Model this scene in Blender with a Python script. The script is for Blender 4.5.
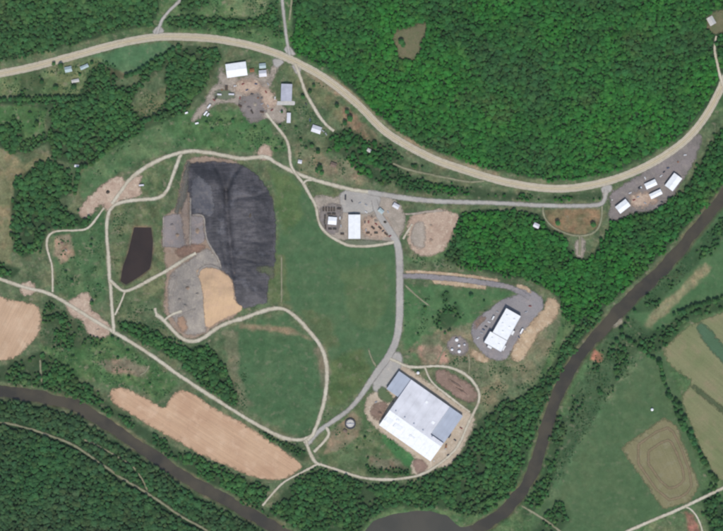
import bpy, math, random
import numpy as np
from mathutils import Vector, Matrix
from mathutils.geometry import delaunay_2d_cdt

for o in list(bpy.data.objects): bpy.data.objects.remove(o)
scene = bpy.context.scene
COL = scene.collection
random.seed(7)
R = math.radians

# ------------------------------------------------------------------ camera, sky, sun
S = 1.6                      # metres on the ground for one photo pixel
CX, CY = 361.5, 265.5        # photo centre
CAMZ = 4000.0
cam_d = bpy.data.cameras.new('aerial_camera')
cam = bpy.data.objects.new('aerial_camera', cam_d); COL.objects.link(cam)
cam.location = (0, 0, CAMZ)
cam_d.sensor_fit = 'HORIZONTAL'; cam_d.angle = 2*math.atan(CX*S/CAMZ)
cam_d.clip_start = 50; cam_d.clip_end = 20000
scene.camera = cam

SUN_EL, SUN_AZ = 57.0, 174.0          # degrees; azimuth clockwise from north (image up)
w = bpy.data.worlds.new('World'); scene.world = w; w.use_nodes = True
nt = w.node_tree; nt.nodes.clear()
out = nt.nodes.new('ShaderNodeOutputWorld'); bg = nt.nodes.new('ShaderNodeBackground')
sky = nt.nodes.new('ShaderNodeTexSky'); sky.sky_type = 'NISHITA'; sky.sun_disc = False
sky.sun_elevation = R(SUN_EL); sky.sun_rotation = R(SUN_AZ)
bg.inputs['Strength'].default_value = 0.14
nt.links.new(sky.outputs[0], bg.inputs[0]); nt.links.new(bg.outputs[0], out.inputs[0])
sun_d = bpy.data.lights.new('sun', 'SUN'); sun_d.energy = 3.1; sun_d.angle = R(0.5); sun_d.color = (1, .96, .9)
sun = bpy.data.objects.new('sun', sun_d); COL.objects.link(sun)
az, el = R(SUN_AZ), R(SUN_EL)
to_sun = Vector((math.sin(az)*math.cos(el), math.cos(az)*math.cos(el), math.sin(el)))
sun.rotation_euler = to_sun.to_track_quat('Z', 'Y').to_euler(); sun.location = (0, 0, 600)
scene.view_settings.view_transform = 'Standard'; scene.view_settings.look = 'None'
scene.view_settings.exposure = 0.0; scene.view_settings.gamma = 1.0
scene.render.engine = 'CYCLES'
scene.cycles.filter_width = 2.3
scene.cycles.max_bounces = 4; scene.cycles.diffuse_bounces = 2; scene.cycles.glossy_bounces = 1; scene.cycles.transmission_bounces = 2; scene.cycles.volume_bounces = 0

# ------------------------------------------------------------------ small maths
def hash2(ix, iy, seed):
    n = (ix.astype(np.int64)*374761393 + iy.astype(np.int64)*668265263 + seed*1274126177) & 0x7fffffff
    n = ((n ^ (n >> 13))*1274126177) & 0x7fffffff
    return ((n ^ (n >> 16)) & 0xffff)/65535.0
def vnoise(x, y, seed=0):
    x = np.asarray(x, float); y = np.asarray(y, float)
    ix, iy = np.floor(x), np.floor(y); fx, fy = x-ix, y-iy
    fx = fx*fx*(3-2*fx); fy = fy*fy*(3-2*fy)
    a = hash2(ix, iy, seed); b = hash2(ix+1, iy, seed); c = hash2(ix, iy+1, seed); d = hash2(ix+1, iy+1, seed)
    return (a*(1-fx)+b*fx)*(1-fy)+(c*(1-fx)+d*fx)*fy
def fbm(x, y, seed=0, oct=4):
    s, a, t = 0, .5, 0
    for i in range(oct):
        s = s+a*vnoise(x*2**i, y*2**i, seed+i*17); t += a; a *= .5
    return s/t
def sstep(a, b, x):
    t = np.clip((x-a)/(b-a), 0, 1); return t*t*(3-2*t)
def softplus(x, k): return k*np.logaddexp(0, x/k)
def sd_line(U, V, pts, closed=False):
    d = np.full(U.shape, 1e9); n = len(pts)
    for i in range(n if closed else n-1):
        ax, ay = pts[i]; bx, by = pts[(i+1) % n]
        ex, ey = bx-ax, by-ay; L = ex*ex+ey*ey+1e-9
        t = np.clip(((U-ax)*ex+(V-ay)*ey)/L, 0, 1)
        d = np.minimum(d, (U-ax-t*ex)**2+(V-ay-t*ey)**2)
    return np.sqrt(d)
def inside(U, V, poly):
    r = np.zeros(U.shape, bool); n = len(poly)
    for i in range(n):
        ax, ay = poly[i]; bx, by = poly[(i+1) % n]
        if ay == by: continue
        c = ((ay > V) != (by > V)) & (U < (bx-ax)*(V-ay)/(by-ay)+ax)
        r ^= c
    return r
def sdf(U, V, poly):                      # negative inside
    d = sd_line(U, V, poly, True)
    return np.where(inside(U, V, poly), -d, d)
def chaikin(p, n=2, closed=True):
    p = [tuple(q) for q in p]
    for _ in range(n):
        q = []; m = len(p)
        if not closed: q.append(p[0])
        for i in range(m if closed else m-1):
            a, b = p[i], p[(i+1) % m]
            q += [(.75*a[0]+.25*b[0], .75*a[1]+.25*b[1]), (.25*a[0]+.75*b[0], .25*a[1]+.75*b[1])]
        if not closed: q.append(p[-1])
        p = q
    return p
def resample(p, step, closed=False):
    p = list(p)+([p[0]] if closed else [])
    P = np.array(p, float); seg = np.hypot(*np.diff(P, axis=0).T); s = np.concatenate([[0], np.cumsum(seg)])
    n = max(2, int(round(s[-1]/step))); t = np.linspace(0, s[-1], n+1)
    q = np.stack([np.interp(t, s, P[:, 0]), np.interp(t, s, P[:, 1])], 1)
    return q[:-1] if closed else q
def off(poly, ox, oy, k): return [(ox+x/k, oy+y/k) for x, y in poly]

# ------------------------------------------------------------------ traced lines (photo pixels)
HWY = [(-70,92),(-30,81),(0,73.5),(25,69),(50,62.5),(75,55.5),(100,48.5),(125,42),(150,37.5),(165,36.5),(181,36.8),(200,37.5),(220,39.5),(245,44),(265,49.5),(282,55.5),(300,64),(320,74.5),(340,89),(361,107),(384,132),(411,148),(436,160.5),(461,169),(486,177),(511,183.5),(541,188.5),(565,188.7),(579.5,187.5),(604.6,182.5),(630,174),(655,162),(680,145.5),(695,131),(710,110),(722,86),(734,58),(750,20),(775,-40)]
RIV_E = [(800,100),(760,150),(723,197),(700,225),(680,250),(660,272),(640,290),(618,312),(597,335),(580,355),(566,377),(554,402),(547,423),(541,445),(535,468),(523,490),(506,510),(486,524),(462,535),(440,545)]
RIV_S = [(373,522),(380,518),(391,515),(411,511),(431,511),(446,515),(456,524),(470,535),(470,600),(370,600),(350,550)]
RIV_W = [(-80,380),(-40,385),(0,391),(40,396),(75,405),(105,423),(130,440),(150,453),(180,475),(215,495),(250,514),(290,536),(330,560),(380,575)]
POND = [(134,227),(151.5,227),(153.3,241),(152.7,256),(150,268.5),(140,276),(126,284.5),(120.5,281),(122.7,266),(128,252)]
ERIV = [(-60,412),(0,422),(25,427),(65,440.6),(82.6,450.6),(125,480.6),(150,494.4),(180,516),(210,532),(260,560)]
LINER = [(188,163.9),(212.6,162),(241.7,165),(256,175),(266.6,188),(272.8,199),(275,223),(275,261),(272,270),(267.5,282),(266.6,302.6),(243.7,308),(236.5,301.6),(233.4,282),(229,274.6),(221,269.4),(219.9,261),(210.5,246.6),(205.4,238),(204.3,215.7),(189.8,213.7),(189.8,194),(184.6,192),(184.6,171)]
EARTH = [(196,272),(200,269),(208.5,267.6),(217,269),(223,272.5),(231.3,279),(233.6,290),(234.4,301.6),(245,308.8),(232,314.5),(218.8,320.5),(206.4,330),(204.3,313),(202.5,284)]
MOUND = [(186,163),(212,160),(242,164),(258,175),(268,188),(275,200),(277,223),(277,262),(270,285),(268,304),(244,311),(218,322),(205,333),(190,336),(178,328),(171,310),(172,280),(170,240),(175,215),(181,190)]
FIELD_W = [(-40,292),(0,296),(15,301),(27.5,302),(39,307),(41.5,316),(40,333.6),(27.5,346),(15,358.6),(5,360.6),(-40,356)]
FIELD_S = [(110,390),(117.7,387.4),(130,390),(142.7,397),(155,404),(165,409.5),(170,399),(176,391.5),(185,390.5),(200,398),(217.6,410.5),(247.6,426),(280,448),(302.7,464.4),(297.7,472),(280,480.6),(262.6,479.4),(240,472),(207.5,458),(180,443),(150,425.5),(125,411),(111,401)]
WINDROW = [(622,448),(664.7,418),(677,428),(698.5,485.6),(688,502),(663.4,508)]
HAY = [(661,353.5),(672,340),(684.7,328.6),(697,322),(723,312.5),(770,300),(790,480),(730,482),(716,478),(706,460),(697,440),(690,422),(680,398),(691,386),(689,378),(674.7,370)]

# ------------------------------------------------------------------ terrain heights
FU0, FU1, FV0, FV1, ST = -70.0, 793.0, -70.0, 601.0, 1.25
fu = np.arange(FU0, FU1+.01, ST); fv = np.arange(FV0, FV1+.01, ST)
outs = np.array([3, 8, 16, 30, 60, 110, 190, 330, 560, 950, 1600, 2600.])
us = np.concatenate([FU0-outs[::-1], fu, fu[-1]+outs]); vs = np.concatenate([FV0-outs[::-1], fv, fv[-1]+outs])
GU, GV = np.meshgrid(us, vs)
hx = np.array([p[0] for p in HWY]); hy = np.array([p[1] for p in HWY])
def vhwy(u):
    return np.interp(u, hx[:-3], hy[:-3])
ex_ = np.array([p[0] for p in ERIV]); ey_ = np.array([p[1] for p in ERIV])
def height(U, V):
    h = .9+1.2*(fbm(U/60, V/60, 3)-.5)
    d = vhwy(U)-V-8
    sl = .20+.12*sstep(250, 420, U)
    n = 110*(1-np.exp(-sl*S*softplus(d, 5)/110))
    n = n*(.72+.56*fbm(U/75+3, V/75, 21, 3))
    n += 5*sstep(10, 60, d)*(fbm(U/32, V/32, 27, 3)-.5)
    h = h+np.where(d > -40, n, 0)
    d2 = V-np.interp(U, ex_, ey_)-3
    m = np.where((U < 330) & (d2 > -30), 70*(1-np.exp(-.22*S*softplus(d2, 4)/70)), 0)*sstep(320, 200, U)
    m = m*(.7+.6*fbm(U/55, V/55, 31, 3))
    h = h+m
    dm = -sdf(U, V, MOUND)
    top = 15*sstep(-1, 24, dm)+2.5*sstep(22, 50, dm)
    line = np.interp(V, [150, 165, 200, 235, 270], [222, 224, 226, 229, 233])
    top -= 4.5*np.exp(-((U-line)/6)**2)*sstep(2, 20, dm)*sstep(275, 250, V)
    top += 5*(fbm(U/13, V/13, 61, 4)-.5)*sstep(4, 16, dm)
    for gl, dp_, sg_ in (([(243,162),(233,176),(227,192),(227,205)], 3.2, 2.2), ([(212,161),(220,174),(226,190)], 2.6, 2.2), ([(226,190),(228,215),(231,250),(235,276)], 3.6, 2.4), ([(220,205),(222,240),(226,262)], 1.8, 1.8), ([(268,190),(258,196),(240,198),(230,200)], 1.6, 2.0), ([(190,178),(204,190),(214,206)], 1.6, 2.2), ([(245,240),(262,243),(272,241)], 1.1, 1.6), ([(240,258),(258,262),(270,262)], 1.4, 1.8)):
        top = top-dp_*np.exp(-(sd_line(U, V, gl)/sg_)**2)
    top = top+1.3*(fbm(U/5, V/2.6, 63, 2)-.5)*sstep(3, 9, dm)*sstep(225, 236, U)
    h = h+np.where(dm > -2, top, 0)
    # plant bench above the river
    h = h+5*sstep(60, 10, np.hypot(U-505, V-322))
    nz = 4.5*(fbm(U/11, V/11, 41)-.5)
    for line_, hw in ((RIV_E, 4.4), (RIV_W, 4.2)):
        dr = sd_line(U, V, line_)+nz
        h = -3.2+(h+3.2)*sstep(hw-2, hw+4.5, dr)
    ds = sdf(U, V, RIV_S)+nz*.5
    h = -3.2+(h+3.2)*sstep(-3, 3, ds)
    dp = sdf(U, V, POND)+nz*.25
    h = -3+(h+3)*sstep(-2.2, 1.6, dp)
    return h
GH = height(GU, GV)
i0, j0 = len(outs), len(outs)
FH = GH[j0:j0+len(fv), i0:i0+len(fu)]
def hgt(x, y):
    u = np.asarray(x)/S+CX; v = CY-np.asarray(y)/S
    a = np.clip((u-FU0)/ST, 0, len(fu)-1.001); b = np.clip((v-FV0)/ST, 0, len(fv)-1.001)
    i = a.astype(int); j = b.astype(int); fa, fb = a-i, b-j
    return (FH[j, i]*(1-fa)+FH[j, i+1]*fa)*(1-fb)+(FH[j+1, i]*(1-fa)+FH[j+1, i+1]*fa)*fb
def P(u, v):
    """photo pixel -> point where that line of sight meets the ground"""
    u = np.asarray(u, float); v = np.asarray(v, float)
    x = (u-CX)*S; y = (CY-v)*S; z = hgt(x, y)
    for _ in range(5):
        k = (CAMZ-z)/CAMZ; xx, yy = x*k, y*k; z = hgt(xx, yy)
    return xx, yy, z

# ------------------------------------------------------------------ materials
def lin(c):
    c = c/255.0
    return c/12.92 if c <= .04045 else ((c+.055)/1.055)**2.4
GAIN = .86
def C(r, g, b, k=1.0): return tuple(min(.9, lin(x)*GAIN*k) for x in (r, g, b))
def newmat(name, rough=.9, spec=.2):
    m = bpy.data.materials.new(name); m.use_nodes = True
    p = m.node_tree.nodes['Principled BSDF']
    p.inputs['Roughness'].default_value = rough; p.inputs['Specular IOR Level'].default_value = spec
    return m, m.node_tree, p
def noise_node(t, scale, detail=4, vec=None, rough=.55):
    n = t.nodes.new('ShaderNodeTexNoise'); n.inputs['Scale'].default_value = scale
    n.inputs['Detail'].default_value = detail; n.inputs['Roughness'].default_value = rough
    if vec is not None: t.links.new(vec, n.inputs['Vector'])
    return n.outputs['Fac']
def maprange(t, val, a, b, c, d):
    n = t.nodes.new('ShaderNodeMapRange'); n.clamp = True
    for i, x in zip(('From Min', 'From Max', 'To Min', 'To Max'), (a, b, c, d)): n.inputs[i].default_value = x
    t.links.new(val, n.inputs['Value']); return n.outputs['Result']
def mix(t, fac, a, b, mode='MIX'):
    n = t.nodes.new('ShaderNodeMix'); n.data_type = 'RGBA'; n.blend_type = mode
    for sock, v in ((n.inputs['Factor'], fac), (n.inputs['A'], a), (n.inputs['B'], b)):
        if isinstance(v, (int, float)): sock.default_value = v
        elif isinstance(v, tuple): sock.default_value = (*v, 1)
        else: t.links.new(v, sock)
    return n.outputs['Result']
def value_col(t, v):
    n = t.nodes.new('ShaderNodeCombineColor')
    for i in range(3): t.links.new(v, n.inputs[i])
    return n.outputs[0]
def position(t):
    m = t.nodes.new('ShaderNodeVectorMath'); m.operation = 'ADD'; m.inputs[1].default_value = (4711.3, 2913.7, 301.1)   # noise octaves line up at the origin: keep it off the site
    t.links.new(t.nodes.new('ShaderNodeNewGeometry').outputs['Position'], m.inputs[0]); return m.outputs[0]
def mapped(t, vec, rotz, scale):
    """world position turned by rotz, then stretched: features grow scale[0] long and scale[1] wide"""
    r = t.nodes.new('ShaderNodeVectorRotate'); r.rotation_type = 'Z_AXIS'; r.inputs['Angle'].default_value = -rotz; t.links.new(vec, r.inputs['Vector'])
    m = t.nodes.new('ShaderNodeVectorMath'); m.operation = 'MULTIPLY_ADD'; t.links.new(r.outputs[0], m.inputs[0])
    m.inputs[1].default_value = (1/scale[0], 1/scale[1], 1/scale[2]); m.inputs[2].default_value = (51.3, 33.7, 7.1)
    return m.outputs[0]
def soil(name, a, b, big=.02, third=None, streak=None, fine=.18, rough=.92, soft=False):
    """ground-like material: two tones in broad patches, a third in blotches, fine grain, optional streaks (angle, length, width, strength)"""
    m, t, p = newmat(name, rough, .15); pos = position(t)
    f = maprange(t, noise_node(t, big, 5, pos), .35, .65, 0, 1)
    c = mix(t, f, a, b)
    if third: c = mix(t, maprange(t, noise_node(t, big*3.1, 4, pos), .52, .72, 0, .8), c, third)
    if streak:
        ang, ln, wd, st = streak
        sv = mapped(t, pos, ang, (ln, wd, 10))
        c = mix(t, 1.0, c, value_col(t, maprange(t, noise_node(t, 1, 3, sv), .3, .7, 1-st, 1+st)), 'MULTIPLY')
    g = maprange(t, noise_node(t, .45, 3, pos, .7), .25, .75, 1-fine, 1+fine)
    c = mix(t, 1.0, c, value_col(t, g), 'MULTIPLY')
    t.links.new(c, p.inputs['Base Color'])
    fray(t, p, pos, soft)
    return m
def fray(t, p, pos, soft=False):
    """bare ground thins out into the grass: the sheet breaks up in its last metres ('edge' is 1 at the rim, 0 inside)"""
    at = t.nodes.new('ShaderNodeAttribute'); at.attribute_name = 'edge'
    n1 = t.nodes.new('ShaderNodeMath'); n1.operation = 'MULTIPLY_ADD'; n1.inputs[1].default_value = .5
    t.links.new(noise_node(t, .8, 2, pos), n1.inputs[0]); t.links.new(noise_node(t, .22, 3, pos), n1.inputs[2])
    sub = t.nodes.new('ShaderNodeMath'); sub.operation = 'SUBTRACT'
    t.links.new(maprange(t, n1.outputs[0], .5, 1.0, .42 if soft else .25, .82 if soft else 1.15), sub.inputs[0]); t.links.new(at.outputs['Fac'], sub.inputs[1])
    t.links.new(maprange(t, sub.outputs[0], -.38, .38, 0, 1), p.inputs['Alpha'])
def plain(name, col, rough=.6, spec=.3, metal=0, vary=.12, scale=.4):
    m, t, p = newmat(name, rough, spec); p.inputs['Metallic'].default_value = metal
    pos = position(t)
    g = maprange(t, noise_node(t, scale, 4, pos), .3, .7, 1-vary, 1+vary*.6)
    t.links.new(mix(t, 1.0, col, value_col(t, g), 'MULTIPLY'), p.inputs['Base Color'])
    return m
M = {}
M['highway'] = soil('highway_asphalt_tan', C(202,190,166), C(196,184,160), .01, C(208,198,176), fine=.07, soft=True)
M['road'] = soil('pale_gravel', C(208,199,178), C(196,185,162), .03, C(178,166,142), fine=.18, soft=True)
M['track'] = soil('faint_track', C(150,148,120), C(134,132,104), .04, C(110,118,86), fine=.2, soft=True)
M['paved'] = soil('grey_pavement', C(182,177,168), C(166,160,152), .03, C(192,182,168), fine=.14, soft=True)
M['asphalt'] = soil('plant_asphalt', C(152,146,144), C(138,132,132), .03, C(164,152,146), fine=.16)
M['pad'] = soil('yard_gravel', C(176,162,146), C(152,142,128), .05, C(186,172,158), fine=.24)
M['padgrey'] = soil('yard_grey_gravel', C(142,132,128), C(126,119,112), .035, C(154,144,134), fine=.22)
M['pinkdirt'] = soil('pinkish_bare_earth', C(196,172,150), C(176,150,130), .05, C(208,190,166), fine=.24)
M['apron'] = soil('pale_apron_earth', C(196,178,154), C(180,162,140), .05, C(208,194,174), fine=.2)
M['brown'] = soil('brown_compost_ground', C(150,124,110), C(132,112,96), .05, C(166,142,124), fine=.2)
M['tanearth'] = soil('tan_cover_soil', C(204,172,136), C(196,164,132), .03, C(194,162,134), streak=(R(80), 30, 2.2, .05), fine=.08)
M['tanslope'] = soil('tan_cut_bank', C(198,172,140), C(172,146,118), .05, C(210,192,164), streak=(R(-55), 20, 3, .1), fine=.15)
M['field'] = soil('tilled_tan_soil', C(204,170,138), C(190,154,124), .02, C(212,180,150), streak=(R(-33), 90, 1.8, .10), fine=.06)
M['fieldw'] = soil('tilled_tan_soil_west', C(204,172,142), C(190,158,128), .02, C(210,182,152), streak=(R(62), 90, 1.8, .10), fine=.06)
M['hay'] = soil('cut_hay_stubble', C(136,134,98), C(118,126,86), .02, C(144,132,102), streak=(R(-40), 60, 3, .08), fine=.15)
M['windfield'] = soil('mown_hay_stubble', C(138,130,96), C(126,122,88), .03, C(142,136,108), streak=(R(-66), 60, 3, .08), fine=.12)
M['windrow'] = soil('windrow_hay', C(138,122,96), C(130,118,90), .06, fine=.2, soft=True)
M['waste'] = soil('grey_waste_fill', C(162,152,140), C(142,134,126), .05, C(176,166,150), fine=.22)
M['wgravel'] = soil('landfill_grey_gravel', C(150,140,136), C(136,128,124), .04, C(160,144,134), fine=.18)
M['wdirt'] = soil('landfill_brown_dirt', C(164,142,122), C(146,126,108), .05, C(170,152,136), fine=.16)
M['clearing'] = soil('brown_clearing', C(118,110,84), C(100,104,74), .06, C(86,102,64), fine=.2)
M['sand'] = soil('river_gravel_bar', C(180,170,146), C(160,146,122), .06, fine=.2)
M['yellow'] = plain('yellow_line_paint', (.55,.40,.09), .7, .2); M['whiteline'] = plain('white_line_paint', (.72,.71,.66), .7, .2)
# black liner: dull sheet with seams and wear
def liner_mat():
    m, t, p = newmat('black_landfill_liner', .62, .25); pos = position(t)
    c = mix(t, maprange(t, noise_node(t, .03, 6, pos, .65), .40, .60, 0, 1), C(94,90,92), C(68,66,69))
    c = mix(t, maprange(t, noise_node(t, .05, 4, pos), .55, .7, 0, .7), c, C(104,102,106))
    for ang, ln, wd, st in ((R(93), 30, 5, .10), (R(3), 25, 4.0, .07)):
        sv = mapped(t, pos, ang, (ln, wd, 10))
        c = mix(t, 1.0, c, value_col(t, maprange(t, noise_node(t, 1, 2, sv), .3, .7, 1-st, 1+st)), 'MULTIPLY')
    g = maprange(t, noise_node(t, .4, 3, pos, .7), .25, .75, .78, 1.22)
    t.links.new(mix(t, 1.0, c, value_col(t, g), 'MULTIPLY'), p.inputs['Base Color'])
    add = t.nodes.new('ShaderNodeMath'); add.operation = 'ADD'
    t.links.new(noise_node(t, 1, 3, mapped(t, pos, R(4), (26, 3.4, 10))), add.inputs[0]); t.links.new(noise_node(t, .07, 5, pos), add.inputs[1])
    bp = t.nodes.new('ShaderNodeBump'); bp.inputs['Strength'].default_value = .55; bp.inputs['Distance'].default_value = 2.0
    t.links.new(add.outputs[0], bp.inputs['Height']); t.links.new(bp.outputs[0], p.inputs['Normal'])
    fray(t, p, pos)
    return m
M['liner'] = liner_mat()
def water(name, a, b, rough=.2):
    m, t, p = newmat(name, rough, .5); pos = position(t)
    t.links.new(mix(t, maprange(t, noise_node(t, .022, 6, pos, .62), .4, .6, 0, 1), a, b), p.inputs['Base Color'])
    bp = t.nodes.new('ShaderNodeBump'); bp.inputs['Strength'].default_value = .12; bp.inputs['Distance'].default_value = .2
    t.links.new(noise_node(t, .6, 3, pos), bp.inputs['Height']); t.links.new(bp.outputs[0], p.inputs['Normal'])
    return m
M['river'] = water('brown_river_water', C(80,73,56), C(60,56,45))
M['riverS'] = water('grey_brown_river_water', C(80,76,64), C(70,68,58))
M['pond'] = water('dark_brown_pond_water', C(58,45,36), C(48,38,30))
def ground_mat():
    m, t, p = newmat('ground_cover', .95, .1); pos = position(t)
    a = t.nodes.new('ShaderNodeVertexColor'); a.layer_name = 'cover'; c = a.outputs['Color']
    sep = t.nodes.new('ShaderNodeVertexColor'); sep.layer_name = 'rough'
    k1 = maprange(t, noise_node(t, .30, 5, pos, .75), .3, .7, .6, 1.4)
    k2 = maprange(t, noise_node(t, .07, 4, pos), .35, .65, .78, 1.22)
    c2 = mix(t, 1.0, c, value_col(t, k1), 'MULTIPLY'); c2 = mix(t, 1.0, c2, value_col(t, k2), 'MULTIPLY')
    c2 = mix(t, maprange(t, noise_node(t, .045, 6, pos, .62), .47, .60, 0, .9), c2, mix(t, 1.0, c2, (1.55,1.18,1.25), 'MULTIPLY'))
    c2 = mix(t, maprange(t, noise_node(t, .03, 5, pos), .40, .52, .8, 0), c2, mix(t, 1.0, c2, (.62,.78,.70), 'MULTIPLY'))
    c2 = mix(t, maprange(t, noise_node(t, .11, 6, pos, .68), .56, .68, 0, .8), c2, C(142,134,110))
    c3 = mix(t, 1.0, c, value_col(t, maprange(t, noise_node(t, .16, 5, pos, .7), .3, .7, .84, 1.16)), 'MULTIPLY')
    c3 = mix(t, maprange(t, noise_node(t, .022, 6, pos, .62), .5, .68, 0, .8), c3, mix(t, 1.0, c3, (1.42,1.10,1.16), 'MULTIPLY'))
    c3 = mix(t, 1.0, c3, value_col(t, maprange(t, noise_node(t, 1, 3, mapped(t, pos, R(84), (70, 3.0, 10))), .3, .7, .95, 1.05)), 'MULTIPLY')
    t.links.new(mix(t, sep.outputs['Color'], c3, c2), p.inputs['Base Color'])
    return m
M['ground'] = ground_mat()
def leaf_mat(name, a, b, third):
    m, t, p = newmat(name, .75, .12); pos = position(t)
    info = t.nodes.new('ShaderNodeObjectInfo')
    c = mix(t, maprange(t, noise_node(t, .0085, 4, pos), .36, .64, 0, 1), a, b)
    c = mix(t, maprange(t, noise_node(t, .016, 3, pos), .58, .75, 0, .55), c, third)
    wn = t.nodes.new('ShaderNodeTexWhiteNoise'); wn.noise_dimensions = '1D'; t.links.new(info.outputs['Random'], wn.inputs['W'])
    r = maprange(t, info.outputs['Random'], 0, 1, .74, 1.28)
    c = mix(t, 1.0, c, value_col(t, r), 'MULTIPLY')
    c = mix(t, maprange(t, wn.outputs['Value'], .55, 1, 0, .75), c, mix(t, 1.0, c, (1.5,1.04,1.0), 'MULTIPLY'))
    c = mix(t, maprange(t, wn.outputs['Value'], .0, .3, .6, 0), c, mix(t, 1.0, c, (.9,1.0,1.18), 'MULTIPLY'))
    c = mix(t, 1.0, c, value_col(t, maprange(t, noise_node(t, .8, 2, pos), .3, .7, .8, 1.2)), 'MULTIPLY')
    t.links.new(c, p.inputs['Base Color'])
    tr = t.nodes.new('ShaderNodeBsdfTranslucent'); t.links.new(c, tr.inputs['Color'])
    ms = t.nodes.new('ShaderNodeMixShader'); ms.inputs[0].default_value = .55
    t.links.new(p.outputs[0], ms.inputs[1]); t.links.new(tr.outputs[0], ms.inputs[2])
    t.links.new(ms.outputs[0], t.nodes['Material Output'].inputs['Surface'])
    return m
M['leaf'] = leaf_mat('green_leaves', C(78,124,72,1.7), C(74,114,70,1.7), C(106,118,84,1.6))
M['leafd'] = leaf_mat('deep_green_leaves', C(76,120,74,1.6), C(84,114,78,1.55), C(108,112,88,1.5))  # greyer stand colour, with part of this hillside's dimmer light mixed in
M['leafb'] = leaf_mat('bright_green_leaves', C(70,140,64,1.5), C(74,120,72,1.42), C(110,124,84,1.4))
M['bush'] = leaf_mat('bush_leaves', C(76,116,74,1.25), C(70,106,68,1.25), C(110,120,88,1.2))
M['bark'] = plain('bark', (.10,.075,.055), .9, .1)
M['white'] = plain('white_roof_metal', (.80,.80,.79), .55, .3, vary=.09, scale=.22)
M['offwhite'] = plain('pale_grey_roof_metal', (.64,.63,.65), .55, .3, vary=.16, scale=.06)
M['bluegrey'] = plain('blue_grey_roof_metal', (.38,.41,.47), .5, .3, vary=.10, scale=.08)
M['greyroof'] = plain('grey_roof', (.42,.42,.47), .6, .3, vary=.14, scale=.15)
M['wallw'] = plain('white_wall', (.62,.62,.60), .7, .2)
M['wallt'] = plain('tan_wall', (.42,.36,.29), .8, .2)
M['wallg'] = plain('grey_wall', (.30,.30,.31), .8, .2)
M['wallb'] = plain('dark_brown_wall', (.10,.075,.065), .8, .2)
M['concrete'] = plain('concrete', (.52,.50,.46), .85, .2, vary=.16)
M['glass'] = plain('window_glass', (.03,.04,.05), .1, .5)
M['door'] = plain('grey_door', (.22,.23,.25), .6, .3)
M['rust'] = plain('rusty_steel', (.26,.12,.06), .8, .2, vary=.3, scale=1)
M['maroon'] = plain('dark_maroon_steel', (.10,.06,.06), .7, .3, vary=.25, scale=1)
M['dark'] = plain('dark_steel', (.05,.05,.055), .7, .3, vary=.25, scale=1)
M['green_s'] = plain('green_steel', (.07,.13,.09), .7, .3, vary=.2, scale=1)
M['tyre'] = plain('black_rubber', (.02,.02,.02), .9, .1)
M['carw'] = plain('white_car_paint', (.75,.75,.74), .3, .5, vary=.03)
M['carr'] = plain('red_car_paint', (.25,.04,.03), .3, .5, vary=.03)
M['carb'] = plain('blue_car_paint', (.05,.08,.16), .3, .5, vary=.03)
M['cars'] = plain('silver_car_paint', (.40,.41,.42), .3, .5, vary=.03)
M['brownroof'] = plain('brown_shingle_roof', (.20,.145,.11), .9, .15, vary=.2, scale=.6)
M['tealroof'] = plain('pale_teal_roof', (.38,.46,.46), .7, .2, vary=.15, scale=.4)
M['pileb'] = plain('dark_soil_pile', (.09,.075,.06), .95, .1, vary=.3, scale=.8)

# ------------------------------------------------------------------ object helpers
def tag(o, label=None, cat=None, group=None, kind=None):
    if label: o['label'] = label
    if cat: o['category'] = cat
    if group: o['group'] = group
    if kind: o['kind'] = kind
    return o
def link(name, me, mat=None, parent=None, loc=None):
    o = bpy.data.objects.new(name, me); COL.objects.link(o)
    if mat is not None: me.materials.append(mat)
    if parent is not None: o.parent = parent
    if loc is not None: o.location = loc
    return o
def np_mesh(name, co, faces):
    me = bpy.data.meshes.new(name); me.from_pydata([tuple(c) for c in co], [], [tuple(f) for f in faces]); me.update(); return me
class MB:
    def __init__(s): s.v, s.f = [], []
    def add(s, vs, fs):
        n = len(s.v); s.v += [tuple(v) for v in vs]; s.f += [tuple(i+n for i in f) for f in fs]; return s
    def box(s, x0, x1, y0, y1, z0, z1, taper=0):
        t = taper
        return s.add([(x0,y0,z0),(x1,y0,z0),(x1,y1,z0),(x0,y1,z0),(x0+t,y0+t,z1),(x1-t,y0+t,z1),(x1-t,y1-t,z1),(x0+t,y1-t,z1)],
                     [(3,2,1,0),(4,5,6,7),(0,1,5,4),(1,2,6,5),(2,3,7,6),(3,0,4,7)])
    def lathe(s, prof, seg=20, cx=0, cy=0, axis='z'):
        vs = []
        for r, z in prof:
            for k in range(seg):
                a = 2*math.pi*k/seg; q = (r*math.cos(a), r*math.sin(a), z)
                if axis == 'y': q = (q[0], q[2], q[1])
                vs.append((q[0]+cx, q[1]+cy, q[2]))
        fs = []
        for i in range(len(prof)-1):
            for k in range(seg):
                a = i*seg+k; b = i*seg+(k+1) % seg; fs.append((a, b, b+seg, a+seg))
        fs.append(tuple(range(seg))[::-1]); fs.append(tuple((len(prof)-1)*seg+k for k in range(seg)))
        return s.add(vs, fs)
    def prism(s, prof, y0, y1):            # profile in x,z extruded along y
        n = len(prof)
        vs = [(x, y0, z) for x, z in prof]+[(x, y1, z) for x, z in prof]
        fs = [tuple(range(n)), tuple(range(2*n-1, n-1, -1))]+[(i, n+i, n+(i+1) % n, (i+1) % n) for i in range(n)]
        return s.add(vs, fs)
    def mesh(s, name):
        me = np_mesh(name, s.v, s.f); me.validate(); 
        import bmesh
        bm = bmesh.new(); bm.from_mesh(me); bmesh.ops.recalc_face_normals(bm, faces=bm.faces); bm.to_mesh(me); bm.free()
        return me
    def build(s, name, mat, parent=None, loc=None): return link(name, s.mesh(name), mat, parent, loc)
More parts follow.
